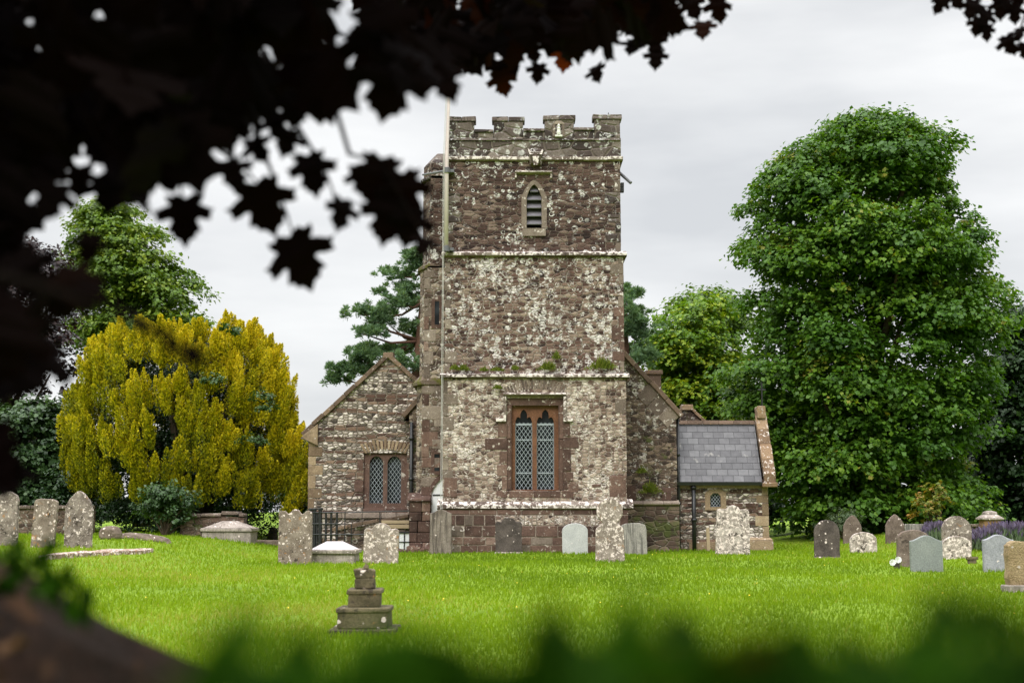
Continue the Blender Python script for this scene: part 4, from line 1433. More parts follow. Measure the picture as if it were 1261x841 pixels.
for dx, r in ((-.11, .007), (-.075, .006)):
    m.tube([(fp.x + dx * .3 + .08, fp.y - .05, ztop - .1), (fp.x + dx * .8, fp.y - .07, Z(190, fp.y)), (fp.x + dx, fp.y - .05, Z(655, fp.y))], r, 5)
m.build('halyard', M['cord'], pole_t)
#@@PART2
# ------------------------------------------------------------------ gravestones
M['g_grey'] = grave_mat('grey_lichened_headstone', (0.10, 0.085, 0.07), (0.23, 0.20, 0.17), .06, .05, .04)
M['g_speckle'] = grave_mat('speckled_headstone', (0.12, 0.10, 0.085), (0.27, 0.24, 0.205), .115, .07, .10)
M['g_orange'] = grave_mat('orange_speckled_headstone', (0.13, 0.105, 0.082), (0.25, 0.215, 0.175), .10, .09, .08)
M['g_dark'] = grave_mat('dark_brown_headstone', (0.045, 0.038, 0.034), (0.10, 0.085, 0.075), .02, .0, .05)
M['g_brown'] = grave_mat('plain_brown_headstone', (0.10, 0.078, 0.062), (0.19, 0.155, 0.128), -.02, .02, .06)
M['g_pale'] = grave_mat('pale_grey_headstone', (0.33, 0.35, 0.35), (0.40, 0.42, 0.415), -.2, 0, 0, 0, .75, .2)
M['g_slate'] = grave_mat('green_grey_headstone', (0.165, 0.19, 0.185), (0.21, 0.235, 0.225), -.2, 0, 0, 0, .7, .2)
M['g_blue'] = grave_mat('blue_grey_granite_headstone', (0.21, 0.225, 0.25), (0.28, 0.295, 0.32), -.2, 0, 0, 0, .6, .2)
M['g_white'] = grave_mat('white_crusted_headstone', (0.22, 0.19, 0.165), (0.38, 0.35, 0.31), .17, .0, .11)
M['g_ringed'] = grave_mat('ringed_lichen_headstone', (0.15, 0.125, 0.105), (0.29, 0.255, 0.215), .15, .08, .03)
M['g_streak'] = grave_mat('rain_streaked_headstone', (0.13, 0.11, 0.092), (0.21, 0.185, 0.155), -.02, .02, .0, .75)
M['g_streakpale'] = grave_mat('pale_streaked_headstone', (0.20, 0.20, 0.18), (0.30, 0.29, 0.26), -.06, .0, .0, .7)
M['g_tan'] = grave_mat('rough_hewn_tan_stone', (0.30, 0.225, 0.12), (0.42, 0.33, 0.19), -.05, .04, .0, 0, .9, 1.0, .06)
M['g_moss'] = grave_mat('mossy_brown_stone', (0.055, 0.047, 0.026), (0.14, 0.118, 0.07), -.02, .05, .10)
M['g_tomb'] = grave_mat('weathered_tomb_stone', (0.22, 0.195, 0.17), (0.36, 0.33, 0.29), .06, .0, .05, .35)
M['g_tombtop'] = grave_mat('white_weathered_tomb_top', (0.36, 0.35, 0.35), (0.46, 0.45, 0.45), .05, .0, -.03)
M['g_rock'] = grave_mat('brown_field_stone', (0.085, 0.066, 0.05), (0.17, 0.14, 0.11), .02, .02, .05)


def arc(cx, cz, rx, rz, a0, a1, n):
    return [(cx + rx * math.cos(math.radians(a0 + (a1 - a0) * k / n)), cz + rz * math.sin(math.radians(a0 + (a1 - a0) * k / n))) for k in range(n + 1)]


def profile(kind, w, h):
    a = w / 2
    base = [(-a, 0), (a, 0)]
    if kind == 'pointed':
        s = h - w * .72
        p = base
        for k in range(10):
            t = k / 9
            p = p + [(a * (1 - t ** 1.6), s + (h - s) * (1 - (1 - t) ** 1.25))]
        p += [(-x, z) for x, z in p[-2:1:-1]]
        return p
    if kind == 'blunt':
        s = h - w * .48
        p = base
        for k in range(10):
            t = k / 9
            p = p + [(a * (1 - t ** 2.1), s + (h - s) * (1 - (1 - t) ** 1.5))]
        p += [(-x, z) for x, z in p[-2:1:-1]]
        return p
    if kind == 'round':
        return base + arc(0, h - a, a, a, 0, 180, 16)
    if kind == 'segment':
        r = w * .3
        return base + arc(0, h - r, a, r, 0, 180, 16)
    if kind == 'flatround':
        r = w * .2
        return base + arc(a - r * 1.5, h - r, r * 1.5, r, 0, 80, 5) + [(0, h)] + arc(-a + r * 1.5, h - r, r * 1.5, r, 100, 180, 5)
    if kind == 'camber':
        s = h - w * .17
        p = base + [(a, s)]
        for k in range(1, 9):
            t = k / 8
            p = p + [(a * (1 - t), s + (h - s) * (0.5 - 0.5 * math.cos(math.pi * t)))]
        p += [(-x, z) for x, z in p[-2:1:-1]]
        return p
    if kind == 'shoulder':
        s = h - w * .20
        p = base + arc(a - w * .10, s - w * .04, w * .10, w * .09, 0, 95, 5) + [(a * .62, s + w * .03)]
        p += arc(0, s - w * .0, a * .55, h - s, 8, 172, 10)
        p += [(-a * .62, s + w * .03)] + arc(-a + w * .10, s - w * .04, w * .10, w * .09, 85, 180, 5)
        return p
    if kind == 'scallop':
        s = h - w * .13
        return base + arc(a - w * .13, s, w * .13, w * .09, 0, 120, 6) + arc(a * .42, h - w * .02, w * .09, w * .12, 300, 225, 4) + arc(0, h - w * .09, w * .13, w * .09, 20, 160, 6) + \
            arc(-a * .42, h - w * .02, w * .09, w * .12, 315, 240, 4) + arc(-a + w * .13, s, w * .13, w * .09, 60, 180, 6)
    if kind == 'scroll':
        s = h - w * .26
        return base + [(a * .97, s * .6), (a * .94, s)] + arc(a * .72, s + w * .06, w * .11, w * .10, -10, 120, 5) + arc(0, h - w * .17, w * .2, w * .17, 20, 160, 8) + \
            arc(-a * .72, s + w * .06, w * .11, w * .10, 60, 190, 5) + [(-a * .94, s), (-a * .97, s * .6)]
    if kind == 'wheel':
        r = w * .45
        c = h - r
        n = w * .235
        return base + [(a * .96, h * .50), (a * .86, h * .545), (n * 1.05, h * .60)] + arc(0, c, r, r, -56, 236, 22) + [(-n * 1.05, h * .60), (-a * .86, h * .545), (-a * .96, h * .50)]
    if kind == 'flat':
        return base + [(a, h * .98), (a * .3, h), (-a, h * .985)]
    return base + [(a, h), (-a, h)]


def headstone(pl_, pr_, pt, pb, kind, mat, label, lean=0.0, thick=.11, turn=0.0, base=None, tip=0.0, fade=None, rough=.006):
    g = ground((pl_ + pr_) / 2, pb)
    if -2.4 < g.x < 3.6 and g.y > 37.3:
        g = at((pl_ + pr_) / 2, pb, 37.3)
        g.z = min(g.z, hgt(g.x, g.y))
    x0, x1 = X(pl_, pb, g.y), X(pr_, pb, g.y)
    w = x1 - x0
    h = Z(pt, g.y) - g.z
    sink = .15
    prof = profile(kind, w, h)
    # split the long sides so that wear shows on the outline
    pts = []
    for i, p in enumerate(prof):
        q = prof[(i + 1) % len(prof)]
        pts.append(p)
        d = math.hypot(q[0] - p[0], q[1] - p[1])
        n = int(d / .09)
        if i > 0:
            for k in range(1, n):
                pts.append((p[0] + (q[0] - p[0]) * k / n, p[1] + (q[1] - p[1]) * k / n))
    pts = [(x + (R.uniform(-1, 1) * rough if z > 0 else 0), z + (R.uniform(-1, 1) * rough if z > 0 else -sink)) for x, z in pts]
    m = MB()
    m.xz(pts, -thick / 2, thick / 2, 0, .5)
    o = m.build('headstone', mat, bevel=.014)
    o.location = (g.x, g.y + thick / 2, g.z)
    o.rotation_euler = (tip, lean, turn)
    OFF[o] = Vector((0, 0, 0))
    tag(o, label, 'headstone', 'weathered headstones in the churchyard')
    if base:
        m = MB()
        m.box(-w / 2 - base[0], w / 2 + base[0], -thick / 2 - base[0] * 1.2, thick / 2 + base[0], -.1, base[1], 0, .5, .006)
        b = m.build('base', base[2] if len(base) > 2 else mat, o, bevel=.015)
    return o


HS = [
    (-6, 20, 605, 672, 'blunt', 'g_speckle', 'speckled grey headstone cut by the left picture edge under dark leaves', .0, {}),
    (37, 66, 614, 674, 'flatround', 'g_orange', 'orange speckled headstone with a low rounded top leaning right beside the gothic one', .05, {}),
    (78, 112, 604, 674, 'pointed', 'g_speckle', 'tall gothic pointed headstone with speckled lichen in front of the golden yew', .0, {}),
    (342, 383, 627, 695, 'scallop', 'g_orange', 'tall scallop topped headstone with white lichen spots against the black railings', .0, {'thick': .14}),
    (447, 490, 644, 694, 'shoulder', 'g_ringed', 'round shouldered headstone crusted with white lichen below the sloping stone wall', .015, {}),
    (529, 556, 627, 680, 'camber', 'g_streak', 'narrow rain streaked brown headstone standing before the white turret door', .0, {}),
    (610, 642.5, 637, 679, 'shoulder', 'g_dark', 'dark charcoal headstone with shouldered top under the tower window', .0, {'base': (.02, .03, 'g_tomb')}),
    (692.5, 724, 644, 682, 'segment', 'g_pale', 'clean pale grey headstone with a shallow curved top by the tower plinth', .0, {'rough': .001}),
    (733.5, 769.5, 613, 692, 'wheel', 'g_ringed', 'tall wheel headed headstone with a mossy round top and narrow neck', .0, {'thick': .15}),
    (765, 797.5, 644, 682, 'flatround', 'g_streakpale', 'pale streaked headstone half hidden behind the wheel headed one', -.04, {}),
    (881.5, 924, 622, 683, 'scroll', 'g_white', 'large scroll topped headstone crusted white in front of the slate roofed porch', .02, {'thick': .14}),
    (1003.5, 1034.5, 640, 687, 'round', 'g_dark', 'dark brown round topped headstone nearest the porch on the right lawn', .015, {'base': (.02, .03, 'g_grey')}),
    (1039, 1061.5, 634, 668, 'pointed', 'g_brown', 'small pointed brown headstone in front of a spiky green bush', .02, {}),
    (1047.5, 1080.5, 655, 681, 'segment', 'g_white', 'low white crusted headstone with brown patches beside the dark round topped one', .0, {}),
    (1091.5, 1115, 633, 668, 'pointed', 'g_brown', 'pointed brown headstone standing by itself against the dark tree base', .0, {}),
    (1115.5, 1146.5, 645, 668, 'plain', 'g_streakpale', 'plain rectangular pale headstone with dark streaks beside the pointed brown one', .0, {'rough': .002}),
    (1106, 1146, 652, 698, 'segment', 'g_brown', 'brown curved headstone half hidden by the green grey one', .02, {'thick': .13}),
    (1122.5, 1162, 659, 704, 'camber', 'g_slate', 'smooth green grey headstone with a cambered top and clean edges', .0, {'rough': .0006}),
    (1161.5, 1197.5, 635, 682, 'round', 'g_speckle', 'large mottled round headed headstone behind the white crusted one', .0, {}),
    (1161, 1197, 660, 688, 'segment', 'g_white', 'low white headstone with black lichen specks in front of the mottled round one', .0, {}),
    (1212.5, 1250, 658, 704, 'camber', 'g_blue', 'smooth blue grey granite headstone in front of the lavender', .0, {'rough': .0006}),
    (1244, 1284, 666, 729, 'flatround', 'g_tan', 'rough hewn tan headstone on a plinth at the right picture edge', .0, {'thick': .2, 'base': (.045, .09, 'g_tomb'), 'rough': .012}),
]
for (a, b, c, d, k, mt_, lab, lean, kw) in HS:
    kw = dict(kw)
    if 'base' in kw and len(kw['base']) == 3:
        kw['base'] = (kw['base'][0], kw['base'][1], M[kw['base'][2]])
    headstone(a, b, c, d, k, M[mt_], lab, lean, **kw)

# small grave marker post beside the scroll headstone
g = ground(873, 679)
m = MB()
w = X(875, 679, g.y) - X(871, 679, g.y)
m.hexa([(g.x - w / 2, g.y - .03, g.z - .1), (g.x + w / 2, g.y - .03, g.z - .1), (g.x + w / 2, g.y + .03, g.z - .1), (g.x - w / 2, g.y + .03, g.z - .1)],
       [(g.x - w / 2 - .03, g.y - .03, Z(651, g.y)), (g.x + w / 2 - .03, g.y - .03, Z(649, g.y)), (g.x + w / 2 - .03, g.y + .03, Z(649, g.y)), (g.x - w / 2 - .03, g.y + .03, Z(651, g.y))])
tag(m.build('wooden_post', M['timber'], None, (g.x, g.y, g.z)), 'thin leaning wooden post between the drainpipe and the scroll headstone', 'post')

# --- low tomb chests
def tomb(pl_, pr_, pb, p1, p2, pt, d, label, mats, hip):
    g = ground((pl_ + pr_) / 2, pb)
    t = thing('chest_tomb', (g.x, g.y, g.z), label, 'tomb', 'low chest tombs')
    x0, x1 = X(pl_, pb, g.y), X(pr_, pb, g.y)
    z1, z2, z3 = Z(p1, g.y), Z(p2, g.y), Z(pt, g.y)
    m = MB()
    m.box(x0 + .03, x1 - .03, g.y, g.y + d, g.z - .15, z1, 0, .5, .008)
    m.build('chest', mats[0], t, bevel=.02)
    m = MB()
    m.box(x0 - .01, x1 + .01, g.y - .05, g.y + d + .05, z1 + .002, z2, 0, .5, .006)
    sl = m.build('slab', mats[1], t, bevel=.02)
    m = MB()
    i = hip
    z_ = z2 + .003
    m.hexa([(x0 + .05, g.y, z_), (x1 - .05, g.y, z_), (x1 - .05, g.y + d, z_), (x0 + .05, g.y + d, z_)],
           [(x0 + i, g.y + d * .42, z3), (x1 - i, g.y + d * .42, z3), (x1 - i, g.y + d * .58, z3), (x0 + i, g.y + d * .58, z3)])
    m.build('sloped_top', mats[2], t, bevel=.015)
    return t


tomb(247, 310, 665, 654.5, 650, 641.5, 1.0, 'pale hipped chest tomb on the grass before the low ruined wall', (M['g_tomb'], M['g_tomb'], M['g_tomb']), .5)
tomb(378, 438, 694, 682, 677, 667, 1.1, 'low chest tomb with a white sloping top beside the scallop topped headstone', (M['g_tomb'], M['g_tomb'], M['g_tombtop']), .35)
# dark kerb slab right of the hipped tomb
g = ground(310, 668)
m = MB()
m.box(g.x - .55, g.x + .9, g.y, g.y + .5, g.z - .1, g.z + .07, 0, .5, .02)
tag(m.build('kerb_slab', M['g_rock'], None, (g.x, g.y, g.z), bevel=.02), 'flat dark kerb slab lying beside the hipped chest tomb', 'slab')
# flat ledger stone on the left lawn
g0, g1 = ground(50, 690), ground(178, 682)
m = MB()
N = 12
top, bot = [], []
ring = []
for k in range(N + 1):
    t = k / N
    ring.append(Vector((g0.x + (g1.x - g0.x) * t, g0.y + (g1.y - g0.y) * t + R.uniform(-.02, .02) - .1, 0)))
back = [p + Vector((R.uniform(-.05, .05), .85 + R.uniform(-.04, .04), 0)) for p in ring][::-1]
rr = ring + back
zz_ = lambda p: hgt(p.x, p.y)
m.hexa([(p.x, p.y, zz_(p) - .08) for p in rr], [(p.x + R.uniform(-.02, .02), p.y + .015, zz_(p) + .085 + R.uniform(-.012, .012)) for p in rr])
tag(m.build('ledger_stone', grave_mat('orange_white_ledger', (.16, .11, .08), (.30, .24, .19), .16, .12, .08), None, ((g0.x + g1.x) / 2, g0.y, g0.z), bevel=.015),
    'flat ledger stone with orange and white lichen lying in the left lawn', 'ledger stone')


def rock(px, py, w, h, d, label, seed, mat='g_rock', name='boulder', cat='boulder', elong=0.0):
    g = ground(px, py)
    rr = random.Random(seed)
    m = MB()
    prof = [(.75, -.1), (1.0, .12), (1.0, .45), (.88, .78), (.6, .97), (.2, 1.03)]
    m.lathe([(r * w / 2, z * h) for r, z in prof], (g.x, g.y, g.z), 14, 0, .5, 1, d / w)
    for v in m.v:
        n = rr.uniform(.9, 1.08)
        v.x = g.x + (v.x - g.x) * n
        v.y = g.y + (v.y - g.y) * n
        if elong:
            v.z -= elong * (v.x - g.x + w / 2) * (1 if v.z > g.z + .02 else 0)
    return tag(m.build(name, M[mat], None, (g.x, g.y, g.z), bevel=.03), label, cat)


rock(136, 664, .52, .30, .4, 'squat brown boulder on the grass right of the gothic headstone', 3)
rock(180, 665, 1.3, .22, .5, 'long low fallen stone tapering away right of the boulder', 5, name='fallen_stone', cat='stone', elong=.12)
rock(336, 664, .32, .38, .25, 'small upright field stone behind the scallop topped headstone', 9, 'g_grey', 'field_stone', 'stone')

# --- low walls
M['brickwall'] = rubble('low_brown_rubble_wall', 4.0, 9.0, [(0, (.04, .026, .02)), (.5, (.11, .07, .052)), (1, (.21, .15, .11))], (.15, .12, .095), .03, .9, (.45, .43, .38), .3, .1, .04)


def low_wall(pl_, pr_, pt, Y, label, th=.4, ragged=0.0, cop=True, name='low_wall'):
    x0, x1 = X(pl_, 650, Y), X(pr_, 650, Y)
    z0 = min(hgt(x0, Y), hgt(x1, Y)) - .2
    zt = Z(pt, Y)
    t = thing(name, ((x0 + x1) / 2, Y, z0 + .2), label, 'wall')
    m = MB()
    n = max(2, int((x1 - x0) / .5))
    out = [(x0, z0), (x1, z0)]
    for k in range(n + 1):
        out.append((x1 + (x0 - x1) * k / n, zt - .08 - (R.uniform(0, ragged) if ragged else 0)))
    m.xz(out, Y, Y + th, 0, .5)
    m.build('stonework', M['brickwall'], t)
    if cop:
        m = MB()
        x = x0
        while x < x1 - .05:
            x2 = min(x1, x + R.uniform(.4, .8))
            z_ = zt - .078 - (R.uniform(0, ragged * .5))
            m.box(x + .005, x2 - .005, Y - .06, Y + th + .06, z_, z_ + .09, 0, R.random(), .01)
            x = x2
        m.build('coping', M['grey_ashlar'], t, bevel=.02)
    return t


low_wall(-60, 112, 623, 41.5, 'low brown wall with flat coping behind the left headstones')
low_wall(222, 300, 629, 40.5, 'ruined low stone wall with a ragged top under the golden yew', .5, .22)
low_wall(1196, 1214, 645.5, 42.5, 'low brick wall with white coping running into the gate pier')

# --- stone pier with a pyramid cap
Yp = 42
pc = at(1223, 655, Yp)
hz = hgt(pc.x, Yp)
t = thing('gate_pier', (pc.x, Yp, hz), 'square brick gate pier with a stone pyramid cap among the lavender', 'gate pier')
hw = (X(1234, 640, Yp) - X(1213, 640, Yp)) / 2
m = MB()
m.box(pc.x - hw, pc.x + hw, Yp, Yp + 2 * hw, hz - .1, Z(640, Yp), 0, .5)
m.build('shaft', ashlar('orange_pier_brick', [(0, (.16, .085, .045)), (.5, (.26, .15, .08)), (1, (.36, .25, .15))], .02, orange=.05), t, bevel=.015)
m = MB()
c0, c1 = Yp + hw - hw * 1.3, Yp + hw + hw * 1.3
e = hw * 1.28
za, zb2, zc2 = Z(640, Yp) + .002, Z(637.5, Yp), Z(628.5, Yp)
sq = lambda r, z: [(pc.x - r, Yp + hw - r, z), (pc.x + r, Yp + hw - r, z), (pc.x + r, Yp + hw + r, z), (pc.x - r, Yp + hw + r, z)]
m.hexa(sq(e, za), sq(e, zb2))
m.hexa(sq(e * .95, zb2 + .002), sq(e * .48, zb2 + (zc2 - zb2) * .55))
m.hexa(sq(e * .56, zb2 + (zc2 - zb2) * .55), sq(e * .5, zb2 + (zc2 - zb2) * .8))
m.hexa(sq(e * .5, zb2 + (zc2 - zb2) * .8), sq(e * .12, zc2))
m.build('pyramid_cap', M['g_tomb'], t, bevel=.015)

# --- stepped stone base of a broken cross, nearest to the camera
g = ground(445, 783)
Yc = g.y
t = thing('broken_cross', (g.x, Yc, g.z), 'mossy stepped stone base of a broken cross on the near lawn', 'monument')
for i, (a, b, c, d, nm) in enumerate(((403, 487, 786, 775, 'footing'), (414, 477, 775, 749, 'step'), (425.5, 465, 749, 726.5, 'step'))):
    m = MB()
    x0, x1 = X(a, d, Yc), X(b, d, Yc)
    hw_ = (x1 - x0) / 2
    z0, z1 = Z(c, Yc), Z(d, Yc)
    m.box(g.x - hw_, g.x + hw_, Yc - hw_ + .3, Yc + hw_ + .3, z0 - (.1 if i == 0 else -.001), z1 - (.012 if i else 0), 0, .5, .006)
    if i:
        m.box(g.x - hw_ - .012, g.x + hw_ + .012, Yc - hw_ + .288, Yc + hw_ + .312, z1 - .045, z1, 0, .5, .005)
    m.build(nm, M['g_moss'], t, bevel=.012)
m = MB()
x0, x1 = X(432.5, 720, Yc), X(457, 720, Yc)
hw_ = (x1 - x0) / 2
z0, z1 = Z(726.5, Yc) + .001, Z(701, Yc)
sqr = lambda r, z, j=0: [(g.x + sx * r + R.uniform(-j, j), Yc + .3 + sy * r + R.uniform(-j, j), z + R.uniform(-j, j)) for sx, sy in ((-1, -1), (-.25, -1.0), (.25, -1.0), (1, -1), (1, 1), (-1, 1))]
m.hexa(sqr(hw_ * 1.02, z0), sqr(hw_ * 1.0, z0 + (z1 - z0) * .5, .006))
m.hexa(sqr(hw_ * 1.0, z0 + (z1 - z0) * .5 + .001), sqr(hw_ * .98, z1, .02))
m.hexa(sqr(hw_ * .35, z1 - .01), sqr(hw_ * .28, z1 + .035, .01))
m.build('broken_stump', M['g_moss'], t, bevel=.015)

# --- grave vase with white flowers, little marker
g = ground(1103, 700)
t = thing('flower_vase', (g.x, g.y, g.z), 'low grave vase with two white flower heads beside the green grey headstone', 'flower vase')
m = MB()
m.lathe([(.05, -.02), (.065, .05), (.055, .09), (.06, .10)], (g.x + .02, g.y, g.z), 12)
m.build('vase', M['g_dark'], t, smooth=True)
m = MB()
for dx, dz in ((-.07, .12), (.04, .17)):
    for k in range(10):
        a = 2 * math.pi * k / 10
        c = Vector((g.x + dx, g.y - .03, g.z + dz))
        m.poly([c, c + Vector((.06 * math.cos(a), -.02, .06 * math.sin(a))), c + Vector((.066 * math.cos(a + .3), -.045, .066 * math.sin(a + .3))), c + Vector((.06 * math.cos(a + .6), -.02, .06 * math.sin(a + .6)))])
        m.poly([c + Vector((0, -.04, 0)), c + Vector((.05 * math.cos(a + .2), -.06, .05 * math.sin(a + .2))), c + Vector((.05 * math.cos(a + .8), -.05, .05 * math.sin(a + .8)))])
m.build('flower_heads', plain('white_petal', (.8, .8, .78), .6, .05), t)
m = MB()
for dx in (-.05, .03, .12, .2):
    m.tube([(g.x + .02, g.y, g.z + .08), (g.x + dx, g.y - .03, g.z + .13)], .004, 5)
m.build('stems', M['weed'], t)
g = ground(1197, 694)
m = MB()
m.box(g.x - .12, g.x + .12, g.y - .05, g.y + .05, g.z + .09, g.z + .15, 0, .5, .006)
m.box(g.x - .09, g.x + .09, g.y - .035, g.y + .035, g.z - .02, g.z + .09, 0, .2)
tag(m.build('grave_marker', M['g_moss'], None, (g.x, g.y, g.z), bevel=.01), 'tiny low grave marker between the white crusted and blue grey headstones', 'grave marker')

# --- sloping stair wall, railing, boarded cellar hatch by the aisle
Yw = 39.9
w0, w1 = at(414, 648, Yw), at(503.5, 632, Yw)
t = thing('stair_wall', (w0.x, Yw, 0), 'low stone stair wall with a sloping coping below the aisle window', 'wall')
m = MB()
m.xz([(w0.x, zb), (w1.x, zb), (w1.x, w1.z - .1), (w0.x, w0.z - .12)], Yw, Yw + .3, 0, .5)
m.build('stonework', M['nave_rubble'], t)
m = MB()
slope_coping(m, (w0.x - .1, w0.z - .12), (w1.x, w1.z - .1), .3, .09, Yw - .05, Yw + .36, 5)
m.build('coping', M['coping'], t, bevel=.012)
m = MB()
for a, b in ((640.5, 644.5), (645.5, 650.5)):
    m.box(X(470, a, Yw), X(504, a, Yw), Yw - .06, Yw - .004, Z(b, Yw), Z(a, Yw), 0, .5)
m.build('timber_beam', M['timber'], t, bevel=.006)
m = MB()
m.box(X(492, 660, Yw), X(504, 660, Yw), Yw - .05, Yw - .004, zb + .2, Z(656, Yw), 0, .5)
m.build('hatch_board', M['white_paint'], t, bevel=.004)
m = MB()
m.box(X(490, 660, Yw), X(504.3, 660, Yw), Yw - .08, Yw - .052, Z(656.5, Yw), Z(654, Yw), 0, .5)
m.box(X(497.5, 660, Yw), X(498.7, 660, Yw), Yw - .08, Yw - .052, zb + .2, Z(656.6, Yw), 0, .5)
m.box(X(492, 660, Yw), X(504, 660, Yw), Yw - .08, Yw - .053, Z(667.5, Yw), Z(666.5, Yw), 0, .5)
m.build('hatch_trim', M['iron'], t)
Yr = 39.3
rg = at(400, 668, Yr)
t = thing('iron_railing', (rg.x, Yr, hgt(rg.x, Yr)), 'black iron railing guarding the stair in front of the aisle', 'railing')
for px, top, r in ((383, 625.5, .05), (387.5, 625.5, .05), (394.5, 625, .055)):
    m = MB()
    q = at(px, top, Yr)
    m.tube([(q.x, Yr, zb), (q.x, Yr, q.z - .05)], r, 8)
    m.lathe([(r * 1.5, -.05), (r * 1.5, -.015), (r * .9, 0)], (q.x, Yr, q.z), 8)
    m.build('post', M['iron'], t)
for px in (390.5, 401.5, 408, 415):
    m = MB()
    q = at(px, 632, Yr)
    m.tube([(q.x, Yr, zb), (q.x, Yr, q.z)], .032, 6)
    m.build('bar', M['iron'], t)
for py, end, r in ((631, 417, .022), (645, 417, .022), (658, 450, .02)):
    m = MB()
    a, b = at(382, py, Yr), at(end, py, Yr)
    m.tube([(a.x, Yr - .035, a.z), (b.x, Yr - .035, b.z)], r, 6)
    m.build('rail', M['iron'], t)
m = MB()
a, b = at(417, 631, Yr), at(504, 629, Yr)
m.tube([(a.x, Yr - .02, a.z), (b.x, Yr - .02, b.z)], .016, 6)
for px in (425, 468):
    q = at(px, 630, Yr)
    m.tube([(q.x, Yr - .02, q.z), (q.x, Yr - .02, zb)], .014, 6)
a, b = at(417, 645, Yr), at(433, 645, Yr)
m.tube([(a.x, Yr - .02, a.z), (b.x, Yr - .02, b.z), (b.x, Yr - .02, zb)], .016, 6)
m.build('handrail', M['iron'], t)
for i, px in enumerate((398, 404, 411, 417)):
    q = at(px, 666, Yr + .25)
    m = MB()
    m.box(q.x - .055, q.x + .055, q.y, q.y + .1, hgt(q.x, q.y) - .05, q.z + .03, 0, .5, .006)
    tag(m.build('edging_block', M['tan_ashlar'], None, (q.x, q.y, hgt(q.x, q.y)), bevel=.012), 'small pale edging block in a row at the foot of the iron railing', 'block', 'pale edging blocks behind the railing')

# ------------------------------------------------------------------ leaves and trees
def unit(v):
    return v / np.maximum(np.linalg.norm(v, axis=1, keepdims=True), 1e-6)


def kites(P, D, Nn, L, Wd, fold=.18):
    """kite shaped leaves: P centre, D along, Nn normal, L length, Wd width"""
    D = unit(D)
    Sd = unit(np.cross(Nn, D))
    Nn = np.cross(D, Sd)
    n = len(P)
    L = np.broadcast_to(np.asarray(L, float), (n,))[:, None]
    Wd = np.broadcast_to(np.asarray(Wd, float), (n,))[:, None]
    V = np.empty((n, 4, 3))
    V[:, 0] = P - D * L * .5
    V[:, 1] = P - Sd * Wd * .5 + Nn * Wd * fold + D * L * .05
    V[:, 2] = P + D * L * .5
    V[:, 3] = P + Sd * Wd * .5 + Nn * Wd * fold + D * L * .05
    return V


def rnd_dirs(n):
    return unit(G.normal(0, 1, (n, 3)))


class Leaves:
    def __init__(self):
        self.V, self.T = [], []

    def add(self, V, T):
        self.V.append(V)
        self.T.append(T)

    def build(self, name, mat, parent):
        V = np.concatenate(self.V)
        T = np.concatenate(self.T)
        k = V.shape[1]
        n = len(V)
        return np_mesh(name, V.reshape(-1, 3), np.arange(n * k).reshape(n, k), mat, np.clip(T, 0, 1), parent)


def clump(Lv, c, rad, n, L, asp=.8, droop=.5, tint=(.5, .2), up=.35, shell=.6):
    """one leafy clump: small drooping sprays of leaves over an ellipsoid, more above than below"""
    per = 14
    ns = max(3, int(n / per))
    d = rnd_dirs(ns)
    d[:, 2] = np.where(d[:, 2] < -.12, -d[:, 2] * G.uniform(.2, 1, ns), d[:, 2])
    r = shell + (1.12 - shell) * G.uniform(0, 1, ns) ** .6
    r = r * np.where(G.uniform(0, 1, ns) < .12, 1.18, 1.0)
    rad = np.array(rad)
    Cs = np.array(c) + d * r[:, None] * rad
    st = G.normal(tint[0], tint[1] * .6, ns)
    k = np.repeat(np.arange(ns), per)
    m = len(k)
    dd = d[k]
    out = dd * np.array([1, 1, .35])
    s = G.uniform(-.5, 1, m)
    P = Cs[k] + out * (s * rad.mean() * .34)[:, None] + G.normal(0, rad.mean() * .12, (m, 3)) + np.array([0, 0, -1]) * (np.clip(s, 0, 1) ** 2 * rad.mean() * .16 * droop)[:, None]
    Nn = unit(dd * .55 + np.array([0, 0, up + .25]) + G.normal(0, .36, (m, 3)))
    D = out + np.array([0, 0, -droop]) + G.normal(0, .45, (m, 3))
    D = D - Nn * np.sum(D * Nn, 1, keepdims=True)
    l = L * G.uniform(.6, 1.3, m)
    Lv.add(kites(P, D, Nn, l, l * asp), st[k] + G.normal(0, tint[1] * .7, m) + .13 * s)


